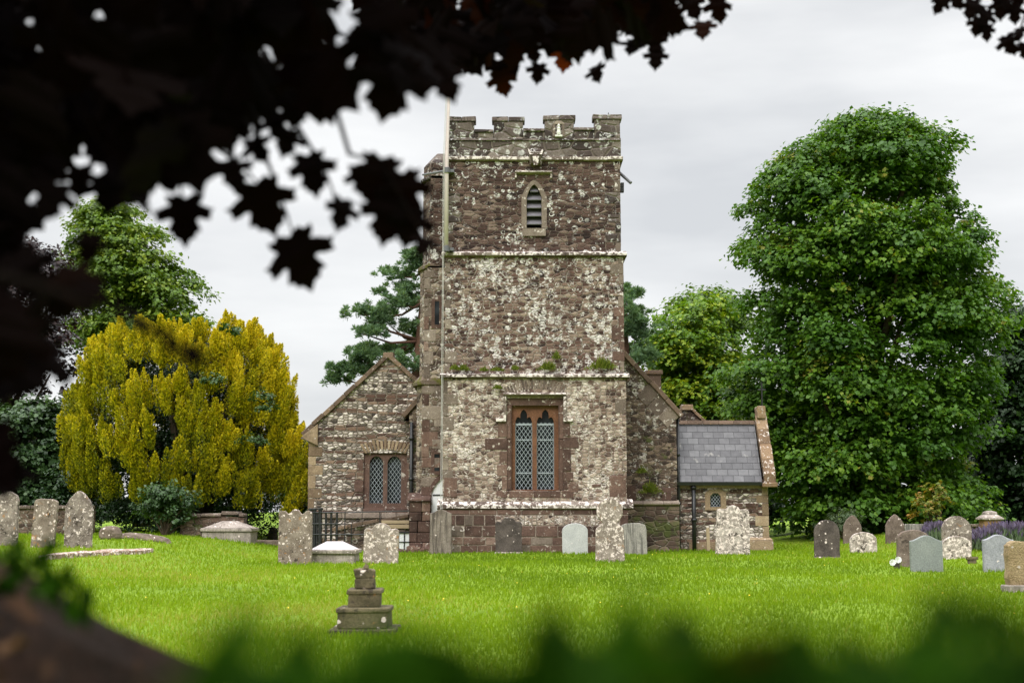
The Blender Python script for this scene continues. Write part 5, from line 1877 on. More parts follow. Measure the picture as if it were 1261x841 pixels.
def crown_rows(rows, Y, nclump, crad, nleaf, L, depth=.8, mat=None, flat=.62, tint=(.45, .2), seed=1, front=.68, asp=.8, droop=.5, inner=.14, shell=.65, vary=0):
    """clump centres from an outline measured row by row: (py, left px, right px)"""
    Lv = Leaves()
    rr = random.Random(seed)
    rws = [(Z(p, Y), X(a, p, Y), X(b, p, Y)) for p, a, b in rows]
    rws.sort()
    zs = [r[0] for r in rws]
    tot = [max(.3, r[2] - r[1]) for r in rws]
    cents = []

    def env(z):
        z = min(max(z, zs[0]), zs[-1])
        for i in range(len(zs) - 1):
            if zs[i] <= z <= zs[i + 1]:
                f = (z - zs[i]) / max(1e-6, zs[i + 1] - zs[i])
                return rws[i][1] * (1 - f) + rws[i + 1][1] * f, rws[i][2] * (1 - f) + rws[i + 1][2] * f
        return rws[-1][1], rws[-1][2]
    wmax = max(tot)
    while len(cents) < nclump:
        z = rr.uniform(zs[0], zs[-1])
        a, b = env(z)
        if rr.random() > (b - a) / wmax * .85 + .15:
            continue
        cr = crad * (rr.uniform(.55, 1.4) if vary else rr.uniform(.7, 1.3))
        hw, cx = max(.1, (b - a) / 2 - cr * .62), (a + b) / 2
        ph = rr.uniform(math.pi, 2 * math.pi) if rr.random() < front else rr.uniform(0, math.pi)
        rho = rr.uniform(.25, .8) if rr.random() < inner else rr.uniform(.72 if vary else .8, 1.12 if vary else 1.04)
        zc = min(z, zs[-1] - cr * .5 * flat)
        cents.append((cx + hw * math.cos(ph) * rho, Y + hw * depth * math.sin(ph) * rho, zc, cr))
    for (x, y, z, cr) in cents:
        t = rr.gauss(tint[0], tint[1] * (.9 if vary else .6))
        clump(Lv, (x, y, z), (cr * (rr.uniform(.8, 1.25) if vary else 1), cr, cr * flat * (rr.uniform(.7, 1.45) if vary else 1)), int(nleaf * (cr / crad) ** 2), L, asp, droop, (t, tint[1]), shell=shell)
    return Lv, cents


def trunk_limbs(name, base, top, r0, cents, mat, parent, nl=14, seed=2, rmin=.03):
    m = MB()
    rr = random.Random(seed)
    b, tp = Vector(base), Vector(top)
    ax = [b.lerp(tp, k / 6) + Vector((rr.uniform(-.1, .1), rr.uniform(-.1, .1), 0)) * (k > 0) for k in range(7)]
    ax[0].z -= .3
    m.tube(ax, [r0 * (1.25 if k == 0 else 1) * (1 - .8 * k / 6) for k in range(7)], 10)
    for c in rr.sample(cents, min(nl, len(cents))):
        e = Vector(c[:3])
        f = min(.9, max(.12, (e.z - b.z) / max(.1, tp.z - b.z) - .25))
        s = b.lerp(tp, f)
        mid = s.lerp(e, .5) + Vector((0, 0, -.08 * (e - s).length))
        m.tube([s, mid, e], [r0 * (1 - .75 * f) * .5, r0 * .22, rmin], 6)
    return m.build(name, mat, parent, smooth=True)


def tree(name, label, rows, Y, base_px, nclump, crad, nleaf, L, mat, r0=.3, bark='bark', seed=1, cat='tree', group=None, top=None, nl=14, **kw):
    bx = X(base_px, 640, Y)
    bz = hgt(bx, Y)
    t = thing(name, (bx, Y, bz), label, cat, group)
    Lv, cents = crown_rows(rows, Y, nclump, crad, nleaf, L, seed=seed, **kw)
    Lv.build('crown', M[mat], t)
    tp = top or rows[0][0]
    trunk_limbs('trunk', (bx, Y, bz), (X((rows[1][1] + rows[1][2]) / 2, tp, Y), Y, Z(tp, Y) - .8), r0, cents, M[bark], t, nl, seed)
    return t


SYC = [(152, 1066, 1082), (168, 1015, 1125), (186, 985, 1160), (208, 955, 1176), (232, 935, 1166), (255, 918, 1168), (285, 915, 1180), (320, 915, 1200), (360, 922, 1212), (410, 918, 1214),
       (450, 912, 1210), (500, 908, 1212), (550, 915, 1210), (600, 935, 1210), (640, 955, 1206), (668, 964, 1200)]
tree('sycamore', 'huge dark green sycamore filling the right side beyond the porch', SYC, 50, 1080, 440, .95, 440, .17, 'syc', .55, seed=4, depth=.75, flat=.58, tint=(.42, .16), droop=.9, asp=.85, inner=.12, shell=.72, vary=1)
tree('ash_tree', 'mid green open tree rising behind the golden yew', [(258, 110, 150), (285, 95, 188), (320, 85, 222), (350, 80, 240), (375, 80, 254), (400, 85, 254), (440, 100, 225)], 60, 175,
     130, 1.0, 320, .185, 'oak', .3, seed=9, flat=.5, tint=(.4, .22), inner=.25)
tree('lime_tree', 'yellow green tree between the church roof and the sycamore', [(378, 850, 890), (400, 815, 900), (440, 795, 905), (480, 792, 910), (520, 797, 915), (560, 815, 920), (610, 820, 920)], 58, 862,
     120, .95, 330, .185, 'lime', .28, seed=12, flat=.6, tint=(.42, .25))
tree('oak_tree', 'dark green tree behind the lime tree, left of the sycamore', [(372, 842, 905), (400, 822, 930), (440, 812, 940), (500, 808, 950), (580, 815, 960), (640, 830, 965)], 62, 890,
     80, 1.2, 330, .2, 'oak', .3, seed=14, flat=.6, tint=(.15, .15))
tree('dark_ash', 'dark tree at the right picture edge behind the sycamore', [(392, 1222, 1262), (430, 1205, 1320), (480, 1198, 1360), (540, 1195, 1380), (600, 1195, 1380), (655, 1200, 1370)], 54, 1290,
     170, 1.05, 320, .2, 'darkleaf', .35, seed=21, flat=.65, tint=(.4, .2))
tree('copper_beech', 'dark purple copper beech at the far left behind the headstones', [(300, -20, 60), (340, -60, 78), (400, -80, 92), (460, -90, 98), (520, -90, 98), (570, -80, 92)], 52, 10,
     120, .95, 280, .17, 'copper', .35, seed=23, flat=.65, tint=(.4, .25))
tree('holly_tree', 'dark glossy evergreen bush under the copper beech behind the low wall', [(505, 18, 88), (530, -40, 104), (570, -70, 112), (610, -80, 118), (640, -80, 118)], 46, 45,
     130, .75, 240, .16, 'darkleaf', .2, seed=25, flat=.7, tint=(.6, .25))


def bush(name, label, c, rad, n, L, mat, cat='bush', nc=9, seed=1, tint=(.5, .25), flat=.8, asp=.6, group=None):
    rr = random.Random(seed)
    z0 = hgt(c[0], c[1])
    t = thing(name, (c[0], c[1], z0), label, cat, group)
    Lv = Leaves()
    m = MB()
    for k in range(nc):
        a = rr.uniform(0, 2 * math.pi)
        q = rr.uniform(0, .68)
        p = (c[0] + rad[0] * q * math.cos(a), c[1] + rad[1] * q * math.sin(a), z0 + rad[2] * rr.uniform(.25, .85) * (1 - .45 * q))
        s = .42 * min(rad[0], rad[2]) * rr.uniform(.8, 1.3)
        clump(Lv, p, (s, s, s * flat), int(n / nc), L, asp, .2, (rr.gauss(tint[0], .1), tint[1]), shell=.4)
        m.tube([(c[0], c[1], z0 - .05), ((c[0] + p[0]) / 2, (c[1] + p[1]) / 2, z0 + (p[2] - z0) * .6), p], [.04, .025, .01], 5)
    Lv.build('foliage', M[mat], t)
    m.build('stems', M['bark'], t)
    return t


def hedge(label, pl_, pr_, Y, h, mat, n, L, seed, depth=1.6, tint=(.35, .2), rag=.35):
    x0, x1 = X(pl_, 640, Y), X(pr_, 640, Y)
    t = thing('hedge', ((x0 + x1) / 2, Y, hgt((x0 + x1) / 2, Y)), label, 'hedge')
    Lv = Leaves()
    rr = random.Random(seed)
    nc = int((x1 - x0) * h * 1.5)
    for k in range(nc):
        x, y = rr.uniform(x0, x1), Y + rr.uniform(-depth / 2, depth / 2)
        z = hgt(x, y) + rr.uniform(.1, 1) * h * (1 + rag * math.sin(x * .8 + seed) * .5)
        clump(Lv, (x, y, z), (.75, .75, .6), int(n / nc), L, .7, .3, (rr.gauss(tint[0], .12), tint[1]), shell=.3)
    Lv.build('foliage', M[mat], t)
    return t


hedge('dark tall hedge closing the churchyard behind the sycamore', 880, 1500, 57, 5.0, 'darkleaf', 70000, .24, 3)
hedge('dark hedge closing the churchyard behind the golden yew', -330, 425, 56, 4.0, 'darkleaf', 60000, .24, 5)

# clipped dark bush beside the ruined wall, and others
p = at(203, 655, 40.3)
bush('laurel_bush', 'dark green leafy bush spilling over the ruined wall under the yew', (p.x, p.y, 0), (.95, .7, 1.55), 5200, .11, 'darkleaf', seed=31, tint=(.7, .25), nc=16)
p = ground(1050, 666)
bush('spiky_bush', 'spiky grey green bush behind the small pointed headstone', (p.x, p.y + .8, 0), (.85, .5, 1.05), 2600, .13, 'lavleaf', seed=33, tint=(.2, .15), asp=.18)
p = ground(1178, 666)
bush('orange_shrub', 'orange and green young shrub above the mottled round headstone', (p.x + .1, p.y + 2.0, 0), (.72, .5, 1.65), 1500, .13, 'orangeleaf', 'shrub', seed=35, tint=(.5, .3), nc=12)


def lavender(pl_, pr_, Y, h, label, n, seed):
    x0, x1 = X(pl_, 650, Y), X(pr_, 650, Y)
    t = thing('lavender_bush', ((x0 + x1) / 2, Y, hgt((x0 + x1) / 2, Y)), label, 'lavender')
    x = G.uniform(x0, x1, n)
    y = Y + G.uniform(-.35, .35, n)
    z0 = hgt_np(x, y)
    hh = h * G.uniform(.55, 1.1, n) * (1 - .35 * np.abs((x - (x0 + x1) / 2) / ((x1 - x0) / 2)) ** 3)
    d = np.stack([G.normal(0, .25, n), G.normal(0, .25, n), np.ones(n)], 1)
    P = np.stack([x, y, z0 + hh * .5], 1)
    Nn = rnd_dirs(n)
    Lv = Leaves()
    Lv.add(kites(P, d, Nn, hh, np.full(n, .045)), G.uniform(0, .5, n))
    Lv.build('stems', M['lavleaf'], t)
    Lv = Leaves()
    q = int(n * .7)
    T = P[:q] + unit(d[:q]) * hh[:q, None] * .52
    Lv.add(kites(T, d[:q], rnd_dirs(q), np.full(q, .17), np.full(q, .055)), G.uniform(.6, 1, q))
    Lv.build('flower_spikes', M['lavleaf'], t)
    return t


lavender(1197, 1290, ground(1240, 674).y, .5, 'purple lavender bush behind the blue grey granite headstone', 1700, 1)
lavender(1138, 1166, ground(1152, 668).y + .6, .45, 'purple lavender clump behind the mottled round headstone', 700, 2)


# --- pines
def pine(name, label, Y, blobs, trunk_pts, seed, n=420):
    rr = random.Random(seed)
    b = trunk_pts[0]
    t = thing(name, (X(b[0], 640, Y), Y, 0), label, 'tree', 'scots pines behind the church')
    Lv = Leaves()
    m = MB()
    pts = [at(p[0], p[1], Y) for p in trunk_pts]
    pts[0].z = -.2
    m.tube(pts, [.42 - .3 * k / (len(pts) - 1) for k in range(len(pts))], 10)
    for (px, py, rx, rz) in blobs:
        c = at(px, py, Y)
        sx, sz = rx / FPX * Y, rz / FPX * Y
        k = max(12, int(sx * sz * 34))
        near = min(pts[1:], key=lambda p: abs(p.z - (c.z - .3)) + .2 * abs(p.x - c.x))
        yo = rr.uniform(-1.2, 1.2)
        m.tube([near, near.lerp(Vector((c.x, Y + yo, c.z)), .55) + Vector((0, 0, -.25)), (c.x, Y + yo, c.z - sz * .3)], [.07, .045, .02], 6)
        for q in range(k):
            a, rho = rr.uniform(0, 2 * math.pi), math.sqrt(rr.random())
            cc = np.array((c.x + sx * rho * math.cos(a), Y + yo + .8 * sx * rho * math.sin(a) * .8, c.z + sz * rr.uniform(-.75, .75) * (1 - .6 * rho)))
            # a tuft: needles spraying upward and outward
            nn = int(n / 9)
            for s in range(3):
                tc = cc + np.array((rr.gauss(0, .22), rr.gauss(0, .22), rr.gauss(0, .09)))
                d = unit(rnd_dirs(nn) + np.array([0, 0, .75]))
                P = tc + d * .12
                l = G.uniform(.14, .26, nn)
                Lv.add(kites(P, d, rnd_dirs(nn), l, l * .20), G.normal(.45 + rr.gauss(0, .12), .2, nn))
    Lv.build('crown', M['pine'], t)
    m.build('trunk', M['pinebark'], t, smooth=True)


pine('pine_tree', 'tall blue green pine with layered boughs left of the tower', 54,
     [(530, 322, 22, 14), (498, 338, 30, 16), (522, 350, 22, 14), (490, 361, 26, 13), (520, 372, 22, 12), (452, 388, 20, 10), (470, 383, 18, 9), (500, 376, 24, 11), (482, 400, 30, 9), (515, 402, 20, 9),
      (452, 414, 24, 7), (438, 431, 22, 9), (468, 428, 26, 9), (500, 428, 30, 11), (430, 450, 20, 9), (416, 463, 15, 5), (494, 446, 30, 12), (520, 450, 22, 16), (450, 456, 18, 8), (511, 318, 10, 8), (445, 440, 18, 8)],
     [(516, 640), (517, 470), (520, 420), (523, 370), (526, 330)], 3)
pine('pine_tree', 'blue green pine crown showing right of the tower', 54,
     [(774, 362, 10, 12), (782, 382, 14, 12), (776, 400, 18, 12), (786, 412, 14, 11), (780, 428, 20, 11), (790, 442, 14, 10), (770, 445, 20, 10), (760, 380, 20, 20)],
     [(766, 640), (766, 450), (766, 400), (767, 360)], 5)


# --- golden yew: upright feathery plumes grouped in lobes
def golden_yew():
    Y = 44.5
    bx = X(235, 640, Y)
    t = thing('golden_yew', (bx, Y, hgt(bx, Y)), 'broad golden yellow yew with upright plumes beside the aisle gable', 'tree')
    rows = [(395, 160, 288), (402, 146, 312), (425, 118, 338), (460, 102, 350), (500, 90, 358), (540, 84, 362), (580, 86, 366), (612, 100, 372)]
    rws = sorted([(Z(p, Y), X(a, p, Y), X(b, p, Y)) for p, a, b in rows])
    zs = [r[0] for r in rws]
    rr = random.Random(77)
    Lv, dark = Leaves(), Leaves()

    def env(z):
        z = min(max(z, zs[0]), zs[-1])
        for i in range(len(zs) - 1):
            if zs[i] <= z <= zs[i + 1]:
                f = (z - zs[i]) / (zs[i + 1] - zs[i])
                return rws[i][1] * (1 - f) + rws[i + 1][1] * f, rws[i][2] * (1 - f) + rws[i + 1][2] * f

    def plume(p, h, r, ax, gold):
        """needle sprays thick round an upright spire"""
        n = int(330 * h * r / (.9 * .2))
        s = G.uniform(0, 1, n) ** .8
        ph = G.uniform(0, 2 * math.pi, n)
        prof = np.sin(np.clip(s * .93 + .07, 0, 1) * math.pi) ** .6 * (1 - .55 * s) * r * 1.25
        e1 = np.cross(ax, [0, 1, .1])
        e1 /= np.linalg.norm(e1)
        e2 = np.cross(ax, e1)
        rad = np.cos(ph)[:, None] * e1 + np.sin(ph)[:, None] * e2
        k = G.uniform(.72, 1.1, n)
        P = np.array(p) + ax * (s * h)[:, None] + rad * (prof * k)[:, None]
        D = unit(ax * 1.1 + rad * .85 + G.normal(0, .3, (n, 3)))
        Nn = unit(rad + G.normal(0, .4, (n, 3)))
        l = G.uniform(.05, .115, n)
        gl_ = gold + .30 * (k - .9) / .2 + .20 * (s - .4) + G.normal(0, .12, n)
        Lv.add(kites(P, D, Nn, l, l * .42), gl_)

    lobes = []
    tries = 0
    while len(lobes) < 165 and tries < 14000:
        tries += 1
        z = rr.uniform(zs[0] + .45, zs[-1] - .2)
        a, b = env(z)
        cx, hw = (a + b) / 2, (b - a) / 2 - .25
        ph = rr.uniform(math.pi * .97, math.pi * 2.03) if rr.random() < .85 else rr.uniform(0, math.pi)
        p = (cx + hw * math.cos(ph), Y + hw * .72 * math.sin(ph), z)
        if all((p[0] - q[0]) ** 2 + (p[1] - q[1]) ** 2 + ((p[2] - q[2]) * .72) ** 2 > .33 for q in lobes):
            lobes.append(p)
    # crest lobes
    for k in range(13):
        f = k / 12
        px = 152 + 170 * f
        top = 392 + 6 * math.sin(k * 2.3) + (14 if k in (0, 12) else 0)
        q = at(px, top + 22, Y + rr.uniform(-1.2, .6))
        lobes.append((q.x, q.y, q.z))
    # right hand flank spires
    for (px, py) in ((362, 520), (370, 545), (374, 575), (366, 560), (372, 608), (358, 500), (376, 630), (362, 600), (368, 640), (352, 470), (346, 450)):
        q = at(px, py + 18, Y - rr.uniform(.2, 1.5))
        lobes.append((q.x - .1, q.y, q.z))
    cxx = X(232, 500, Y)
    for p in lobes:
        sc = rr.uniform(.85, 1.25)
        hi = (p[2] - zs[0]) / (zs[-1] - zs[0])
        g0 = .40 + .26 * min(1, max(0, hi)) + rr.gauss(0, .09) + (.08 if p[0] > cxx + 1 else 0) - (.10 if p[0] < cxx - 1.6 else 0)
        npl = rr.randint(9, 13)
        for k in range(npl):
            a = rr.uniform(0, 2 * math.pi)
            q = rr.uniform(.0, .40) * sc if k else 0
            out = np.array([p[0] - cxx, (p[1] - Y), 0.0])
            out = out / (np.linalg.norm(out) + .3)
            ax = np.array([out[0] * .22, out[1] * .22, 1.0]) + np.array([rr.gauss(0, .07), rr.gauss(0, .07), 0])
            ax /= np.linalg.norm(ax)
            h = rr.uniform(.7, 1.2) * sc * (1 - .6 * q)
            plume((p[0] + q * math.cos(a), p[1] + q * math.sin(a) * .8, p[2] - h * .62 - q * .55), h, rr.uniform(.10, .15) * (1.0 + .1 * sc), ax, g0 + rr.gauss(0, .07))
    # green old growth inside and under the skirt, shade put into its dark colour
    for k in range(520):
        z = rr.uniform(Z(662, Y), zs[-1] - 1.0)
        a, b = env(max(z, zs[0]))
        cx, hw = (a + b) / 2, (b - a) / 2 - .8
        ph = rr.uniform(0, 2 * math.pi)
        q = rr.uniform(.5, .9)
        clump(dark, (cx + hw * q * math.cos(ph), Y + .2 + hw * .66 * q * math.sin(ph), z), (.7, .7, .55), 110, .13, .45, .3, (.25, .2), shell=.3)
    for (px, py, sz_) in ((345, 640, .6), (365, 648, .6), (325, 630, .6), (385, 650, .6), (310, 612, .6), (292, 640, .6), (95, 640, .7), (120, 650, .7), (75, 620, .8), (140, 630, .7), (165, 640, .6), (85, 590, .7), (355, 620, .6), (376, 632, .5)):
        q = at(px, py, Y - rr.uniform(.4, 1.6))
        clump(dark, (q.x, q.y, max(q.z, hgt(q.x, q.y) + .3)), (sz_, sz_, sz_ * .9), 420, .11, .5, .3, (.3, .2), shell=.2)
    # sprigs of plain green reversion among the gold
    for (px, py) in ((322, 492), (262, 470), (310, 545), (330, 505), (285, 410)):
        q = at(px, py, Y - 2.35)
        clump(dark, (q.x, q.y, q.z), (.38, .3, .3), 260, .11, .6, .2, (.95, .1), shell=.3)
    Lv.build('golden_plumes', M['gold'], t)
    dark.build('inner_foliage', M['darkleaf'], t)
    m = MB()
    bz = hgt(bx, Y)
    for k in range(7):
        a = 2 * math.pi * k / 7
        m.tube([(bx + .25 * math.cos(a), Y + .25 * math.sin(a), bz - .2), (bx + .7 * math.cos(a), Y + .6 * math.sin(a), bz + 1.6), (bx + 2.2 * math.cos(a), Y + 1.5 * math.sin(a), bz + 4.2)], [.26, .17, .05], 8)
    m.build('trunk', M['bark'], t, smooth=True)


golden_yew()

# --- weeds rooted in the church ledges and wall
WD = [(742, 455, YT - .02, .42, .40, 'broad fern tuft on the tower ledge near its right corner'), (675, 456, YT - .02, .26, .32, 'small fern tuft on the ledge over the tower window'),
      (685, 442, YT - .0, .12, .26, 'thin sprig sprouting from the wall above the tower window'), (634, 455, YT - .02, .14, .16, 'tiny green tuft on the ledge left of the tower window'),
      (612, 456, YT - .02, .20, .12, 'low flat green tuft on the tower ledge below the lichen wall'), (596, 456, YT - .02, .12, .13, 'tiny yellow green tuft on the ledge beside a flat tuft'),
      (571, 456, YT - .02, .16, .22, 'yellowish weed tuft near the left end of the tower ledge'), (560, 455, YT - .02, .12, .2, 'short weed tuft at the left end of the tower ledge'),
      (801, 607, YN - .04, .30, .42, 'leafy weed growing from the nave wall right of the tower'), (790, 582, YN - .02, .16, .24, 'small weed high on the nave wall right of the tower'),
      (613, 478, YT - .01, .14, .14, 'dry tuft on the wall left of the tower window arch')]
for i, (px, py, Y, wd, h, lab) in enumerate(WD):
    c = at(px, py, Y)
    n = int(240 * wd / .25)
    x = G.normal(0, wd * .42, n)
    hh = np.abs(G.normal(.65, .22, n)) * h * np.exp(-(x / wd) ** 2)
    P = np.stack([c.x + x, c.y - .06 - G.uniform(0, .12, n), c.z - .03 + hh * .6], 1)
    d = np.stack([x / wd * .8 + G.normal(0, .3, n), -np.abs(G.normal(.25, .2, n)), np.ones(n)], 1)
    V = kites(P, d, rnd_dirs(n), hh * .6 + .04, np.full(n, .028))
    o = np_mesh('wall_weed', V.reshape(-1, 3), np.arange(n * 4).reshape(n, 4), M['weed'], G.uniform(0, 1, n), None, (c.x, c.y, c.z))
    tag(o, lab, 'weed', 'weeds rooted in the church walls')

# --- buttercups in the lawn
n = 100
y = G.uniform(14, 36, n)
x = G.uniform(-.33, .36, n) * y + G.normal(0, .3, n)
keep = (x > -y * .1) | (G.uniform(0, 1, n) < .5)
x, y = x[keep], y[keep]
n = len(x)
z = hgt_np(x, y) + G.uniform(.06, .11, n)
P = np.stack([x, y, z], 1)
o = np_mesh('buttercups', kites(P, rnd_dirs(n) * [1, 1, .2], np.tile([0, -.6, .8], (n, 1)), np.full(n, .02), np.full(n, .02), .05).reshape(-1, 3), np.arange(n * 4).reshape(n, 4), plain('buttercup_yellow', (.7, .5, .02), .5, .1))
tag(o, 'tiny yellow buttercups sprinkled over the lawn', 'buttercups', kind='stuff')

# ------------------------------------------------------------------ the overhanging maple, close to the camera
# stalk end at top of the list, tip lobe at the end
HALF = [(0.0, -.32), (.10, -.38), (.22, -.44), (.29, -.36), (.44, -.40), (.41, -.25), (.33, -.17), (.46, -.12), (.60, -.04), (.70, -.05), (.61, .08), (.63, .20), (.47, .20), (.34, .15), (.28, .18), (.34, .32), (.39, .44), (.27, .46), (.24, .57), (.13, .60), (0.0, .80)]
OUT = HALF + [(-x, y) for x, y in HALF[-2:0:-1]]


def leaf_tris():
    pts = [Vector((x, y, 0)) for x, y in OUT]
    tr_ = tessellate_polygon([pts])
    V = np.array([(x, y, .10 * abs(x) + .12 * x * x - .10 * y * y) for x, y in OUT])
    return V, np.array(tr_)


LVV, LTT = leaf_tris()


def maple_leaves(C, Dn, Nr, size, tint, name, mat, parent):
    """real lobed leaves: centre C, pointing direction Dn (tip), normal Nr"""
    D = unit(np.asarray(Dn, float))
    Nn = np.asarray(Nr, float)
    Sd = unit(np.cross(D, Nn))
    Nn = np.cross(Sd, D)
    n = len(C)
    curl = G.uniform(.5, 2.0, n)[:, None, None]
    V = C[:, None, :] + (LVV[None, :, 0:1] * Sd[:, None, :] + LVV[None, :, 1:2] * D[:, None, :] + LVV[None, :, 2:3] * curl * Nn[:, None, :]) * size[:, None, None]
    k = len(LVV)
    F = (LTT[None] + (np.arange(n) * k)[:, None, None]).reshape(-1, 3)
    return np_mesh(name, V.reshape(-1, 3), F, mat, np.repeat(tint, len(LTT)), parent)


def inpoly(px, py, poly):
    c = False
    n = len(poly)
    for i in range(n):
        x1, y1 = poly[i]
        x2, y2 = poly[(i + 1) % n]
        if (y1 > py) != (y2 > py) and px < (x2 - x1) * (py - y1) / (y2 - y1) + x1:
            c = not c
    return c


POLY_A = [(-90, -90), (440, -90), (418, 10), (412, 70), (412, 108), (375, 125), (330, 130), (300, 135), (280, 165), (245, 176), (215, 196), (175, 212), (145, 222), (112, 196), (90, 172), (62, 178), (30, 196), (12, 290), (5, 340), (-90, 360)]
POLY_B = [(432, -90), (885, -90), (840, 0), (822, 20), (800, 45), (770, 42), (725, 48), (690, 42), (650, 42), (630, 58), (604, 64), (575, 72), (545, 82), (500, 92), (470, 80), (452, 45)]
POLY_C = [(-90, 330), (10, 345), (50, 345), (66, 340), (78, 365), (52, 410), (40, 450), (32, 510), (12, 550), (4, 600), (-90, 620)]
tm_t = thing('maple_tree', (-2.7, 2.3, hgt(-2.7, 2.3)), 'dark maroon maple overhanging the picture from the near left, nearly black against the sky', 'tree')
C_, D_, N_, S_, T_ = [], [], [], [], []
rr = random.Random(5)


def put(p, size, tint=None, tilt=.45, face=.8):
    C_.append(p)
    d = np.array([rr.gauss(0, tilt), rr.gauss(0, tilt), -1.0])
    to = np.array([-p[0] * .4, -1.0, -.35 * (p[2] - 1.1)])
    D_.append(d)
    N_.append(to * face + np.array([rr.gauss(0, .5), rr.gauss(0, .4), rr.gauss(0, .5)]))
    S_.append(size)
    T_.append(rr.uniform(0, .72) if tint is None else tint)


HOLES = [(35, 36, 20, 10), (95, 20, 24, 9), (152, 12, 8, 5), (20, 108, 5, 12), (264, 98, 7, 6), (232, 67, 6, 4), (197, 94, 5, 5), (350, 122, 10, 7), (412, 30, 14, 20), (430, 72, 8, 18), (84, 200, 20, 14), (60, 60, 6, 5), (310, 60, 4, 4), (122, 175, 8, 5), (20, 350, 14, 12), (55, 270, 14, 22), (95, 265, 16, 25)]


def fill(poly, n, d0, d1, s0, s1, red=0.0):
    xs, ys = [p[0] for p in poly], [p[1] for p in poly]
    k = 0
    while k < n:
        px, py = rr.uniform(min(xs), max(xs)), rr.uniform(min(ys), max(ys))
        if not inpoly(px, py, poly):
            continue
        if any(((px - a) / (b + 20)) ** 2 + ((py - c) / (e + 20)) ** 2 < 1 for a, c, b, e in HOLES):
            continue
        d = rr.uniform(d0, d1)
        p = at(px, py, d)
        put(np.array(p), rr.uniform(s0, s1), rr.uniform(.74, .92) if rr.random() < red else None, .6, .7)
        k += 1


fill(POLY_A, 320, 2.3, 3.6, .10, .17)
fill(POLY_B, 300, 4.4, 6.2, .11, .16, .05)
fill(POLY_C, 40, 1.9, 2.7, .075, .115)
# single leaves that hang clear against the sky: (px, py, width px, distance)
for (px, py, w, d) in ((228, 262, 66, 2.9), (322, 246, 78, 2.9), (365, 312, 82, 3.0), (283, 210, 52, 2.8), (382, 207, 58, 2.9), (420, 258, 46, 2.9), (466, 214, 70, 2.8), (497, 232, 66, 2.8), (480, 262, 66, 2.8), (505, 272, 56, 2.8),
                       (522, 300, 34, 2.7), (354, 170, 44, 2.9), (316, 180, 40, 2.9), (340, 152, 40, 2.9), (445, 218, 40, 2.9), (130, 232, 50, 2.7), (98, 218, 46, 2.7), (64, 240, 60, 2.4), (60, 205, 50, 2.5), (30, 330, 70, 2.3),
                       (482, 96, 92, 2.6), (458, 60, 74, 2.6), (505, 78, 84, 2.6), (470, 30, 90, 2.6), (530, 70, 70, 2.8), (545, 98, 54, 2.9), (395, 118, 60, 2.7), (365, 128, 50, 2.8),
                       (110, 300, 44, 2.2), (92, 345, 60, 2.1), (110, 360, 44, 2.0)):
    put(np.array(at(px, py, d)), w / FPX * d / 1.15, None, .38, 2.4)
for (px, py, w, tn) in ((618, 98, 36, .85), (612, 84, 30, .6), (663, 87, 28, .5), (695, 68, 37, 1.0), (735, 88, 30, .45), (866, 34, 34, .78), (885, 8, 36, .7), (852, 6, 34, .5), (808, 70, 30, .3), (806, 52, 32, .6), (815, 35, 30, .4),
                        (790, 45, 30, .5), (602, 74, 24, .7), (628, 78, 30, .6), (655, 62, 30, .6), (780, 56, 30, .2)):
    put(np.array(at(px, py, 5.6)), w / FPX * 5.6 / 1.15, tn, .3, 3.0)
# twig at the top right
for (px, py, w) in ((1158, 4, 24), (1176, -4, 28), (1197, 8, 28), (1205, 30, 26), (1213, 20, 28), (1216, 38, 22), (1232, 8, 28), (1238, -6, 30), (1242, 52, 28), (1250, 14, 26), (1256, 40, 22), (1256, -8, 30), (1262, 60, 24), (1228, -12, 30)):
    put(np.array(at(px, py, 5.8)), w / FPX * 5.8 / 1.1, rr.uniform(0, .3), .3, 1.3)
# blurred spray close to the lens, over the golden yew
for (px, py, w) in ((168, 396, 30), (192, 408, 28), (212, 424, 30), (236, 436, 34), (258, 446, 26)):
    put(np.array(at(px, py, 1.35)), w / FPX * 1.35 / 1.1, .1, .9, .4)
# unseen crown leaves above and behind the camera, added to shade the foreground
k = 0
polys = (POLY_A, POLY_B, POLY_C)
while k < 1700:
    p = Vector((rr.uniform(-5.5, 4.5), rr.uniform(-4.5, 5.0), rr.uniform(2.3, 5.5)))
    e = ((p.x + .8) / 5.2) ** 2 + ((p.y - .3) / 5.0) ** 2 + ((p.z - 3.6) / 2.2) ** 2
    if e > 1:
        continue
    if p.y > .2:
        dv = p - Vector((0, 0, CAM_H))
        dep = dv.y * math.cos(TH) + dv.z * math.sin(TH)
        vv = -dv.y * math.sin(TH) + dv.z * math.cos(TH)
        px, py = 630.5 + FPX * p.x / dep, 420.5 - FPX * vv / dep
        if -70 < px < 1330 and py > -70:
            continue
    put(np.array(p), rr.uniform(.14, .24), None, .8, .0)
    k += 1
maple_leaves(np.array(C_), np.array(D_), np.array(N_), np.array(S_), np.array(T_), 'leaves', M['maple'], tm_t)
m = MB()
m.tube([(-2.7, 2.3, -.3), (-2.68, 2.3, .6), (-2.6, 2.25, 1.6), (-2.4, 2.2, 2.6), (-2.1, 2.1, 3.8), (-1.8, 2.0, 5.0)], [.5, .3, .26, .23, .16, .06], 14)
m.build('trunk', M['blackbark'], tm_t, smooth=True)
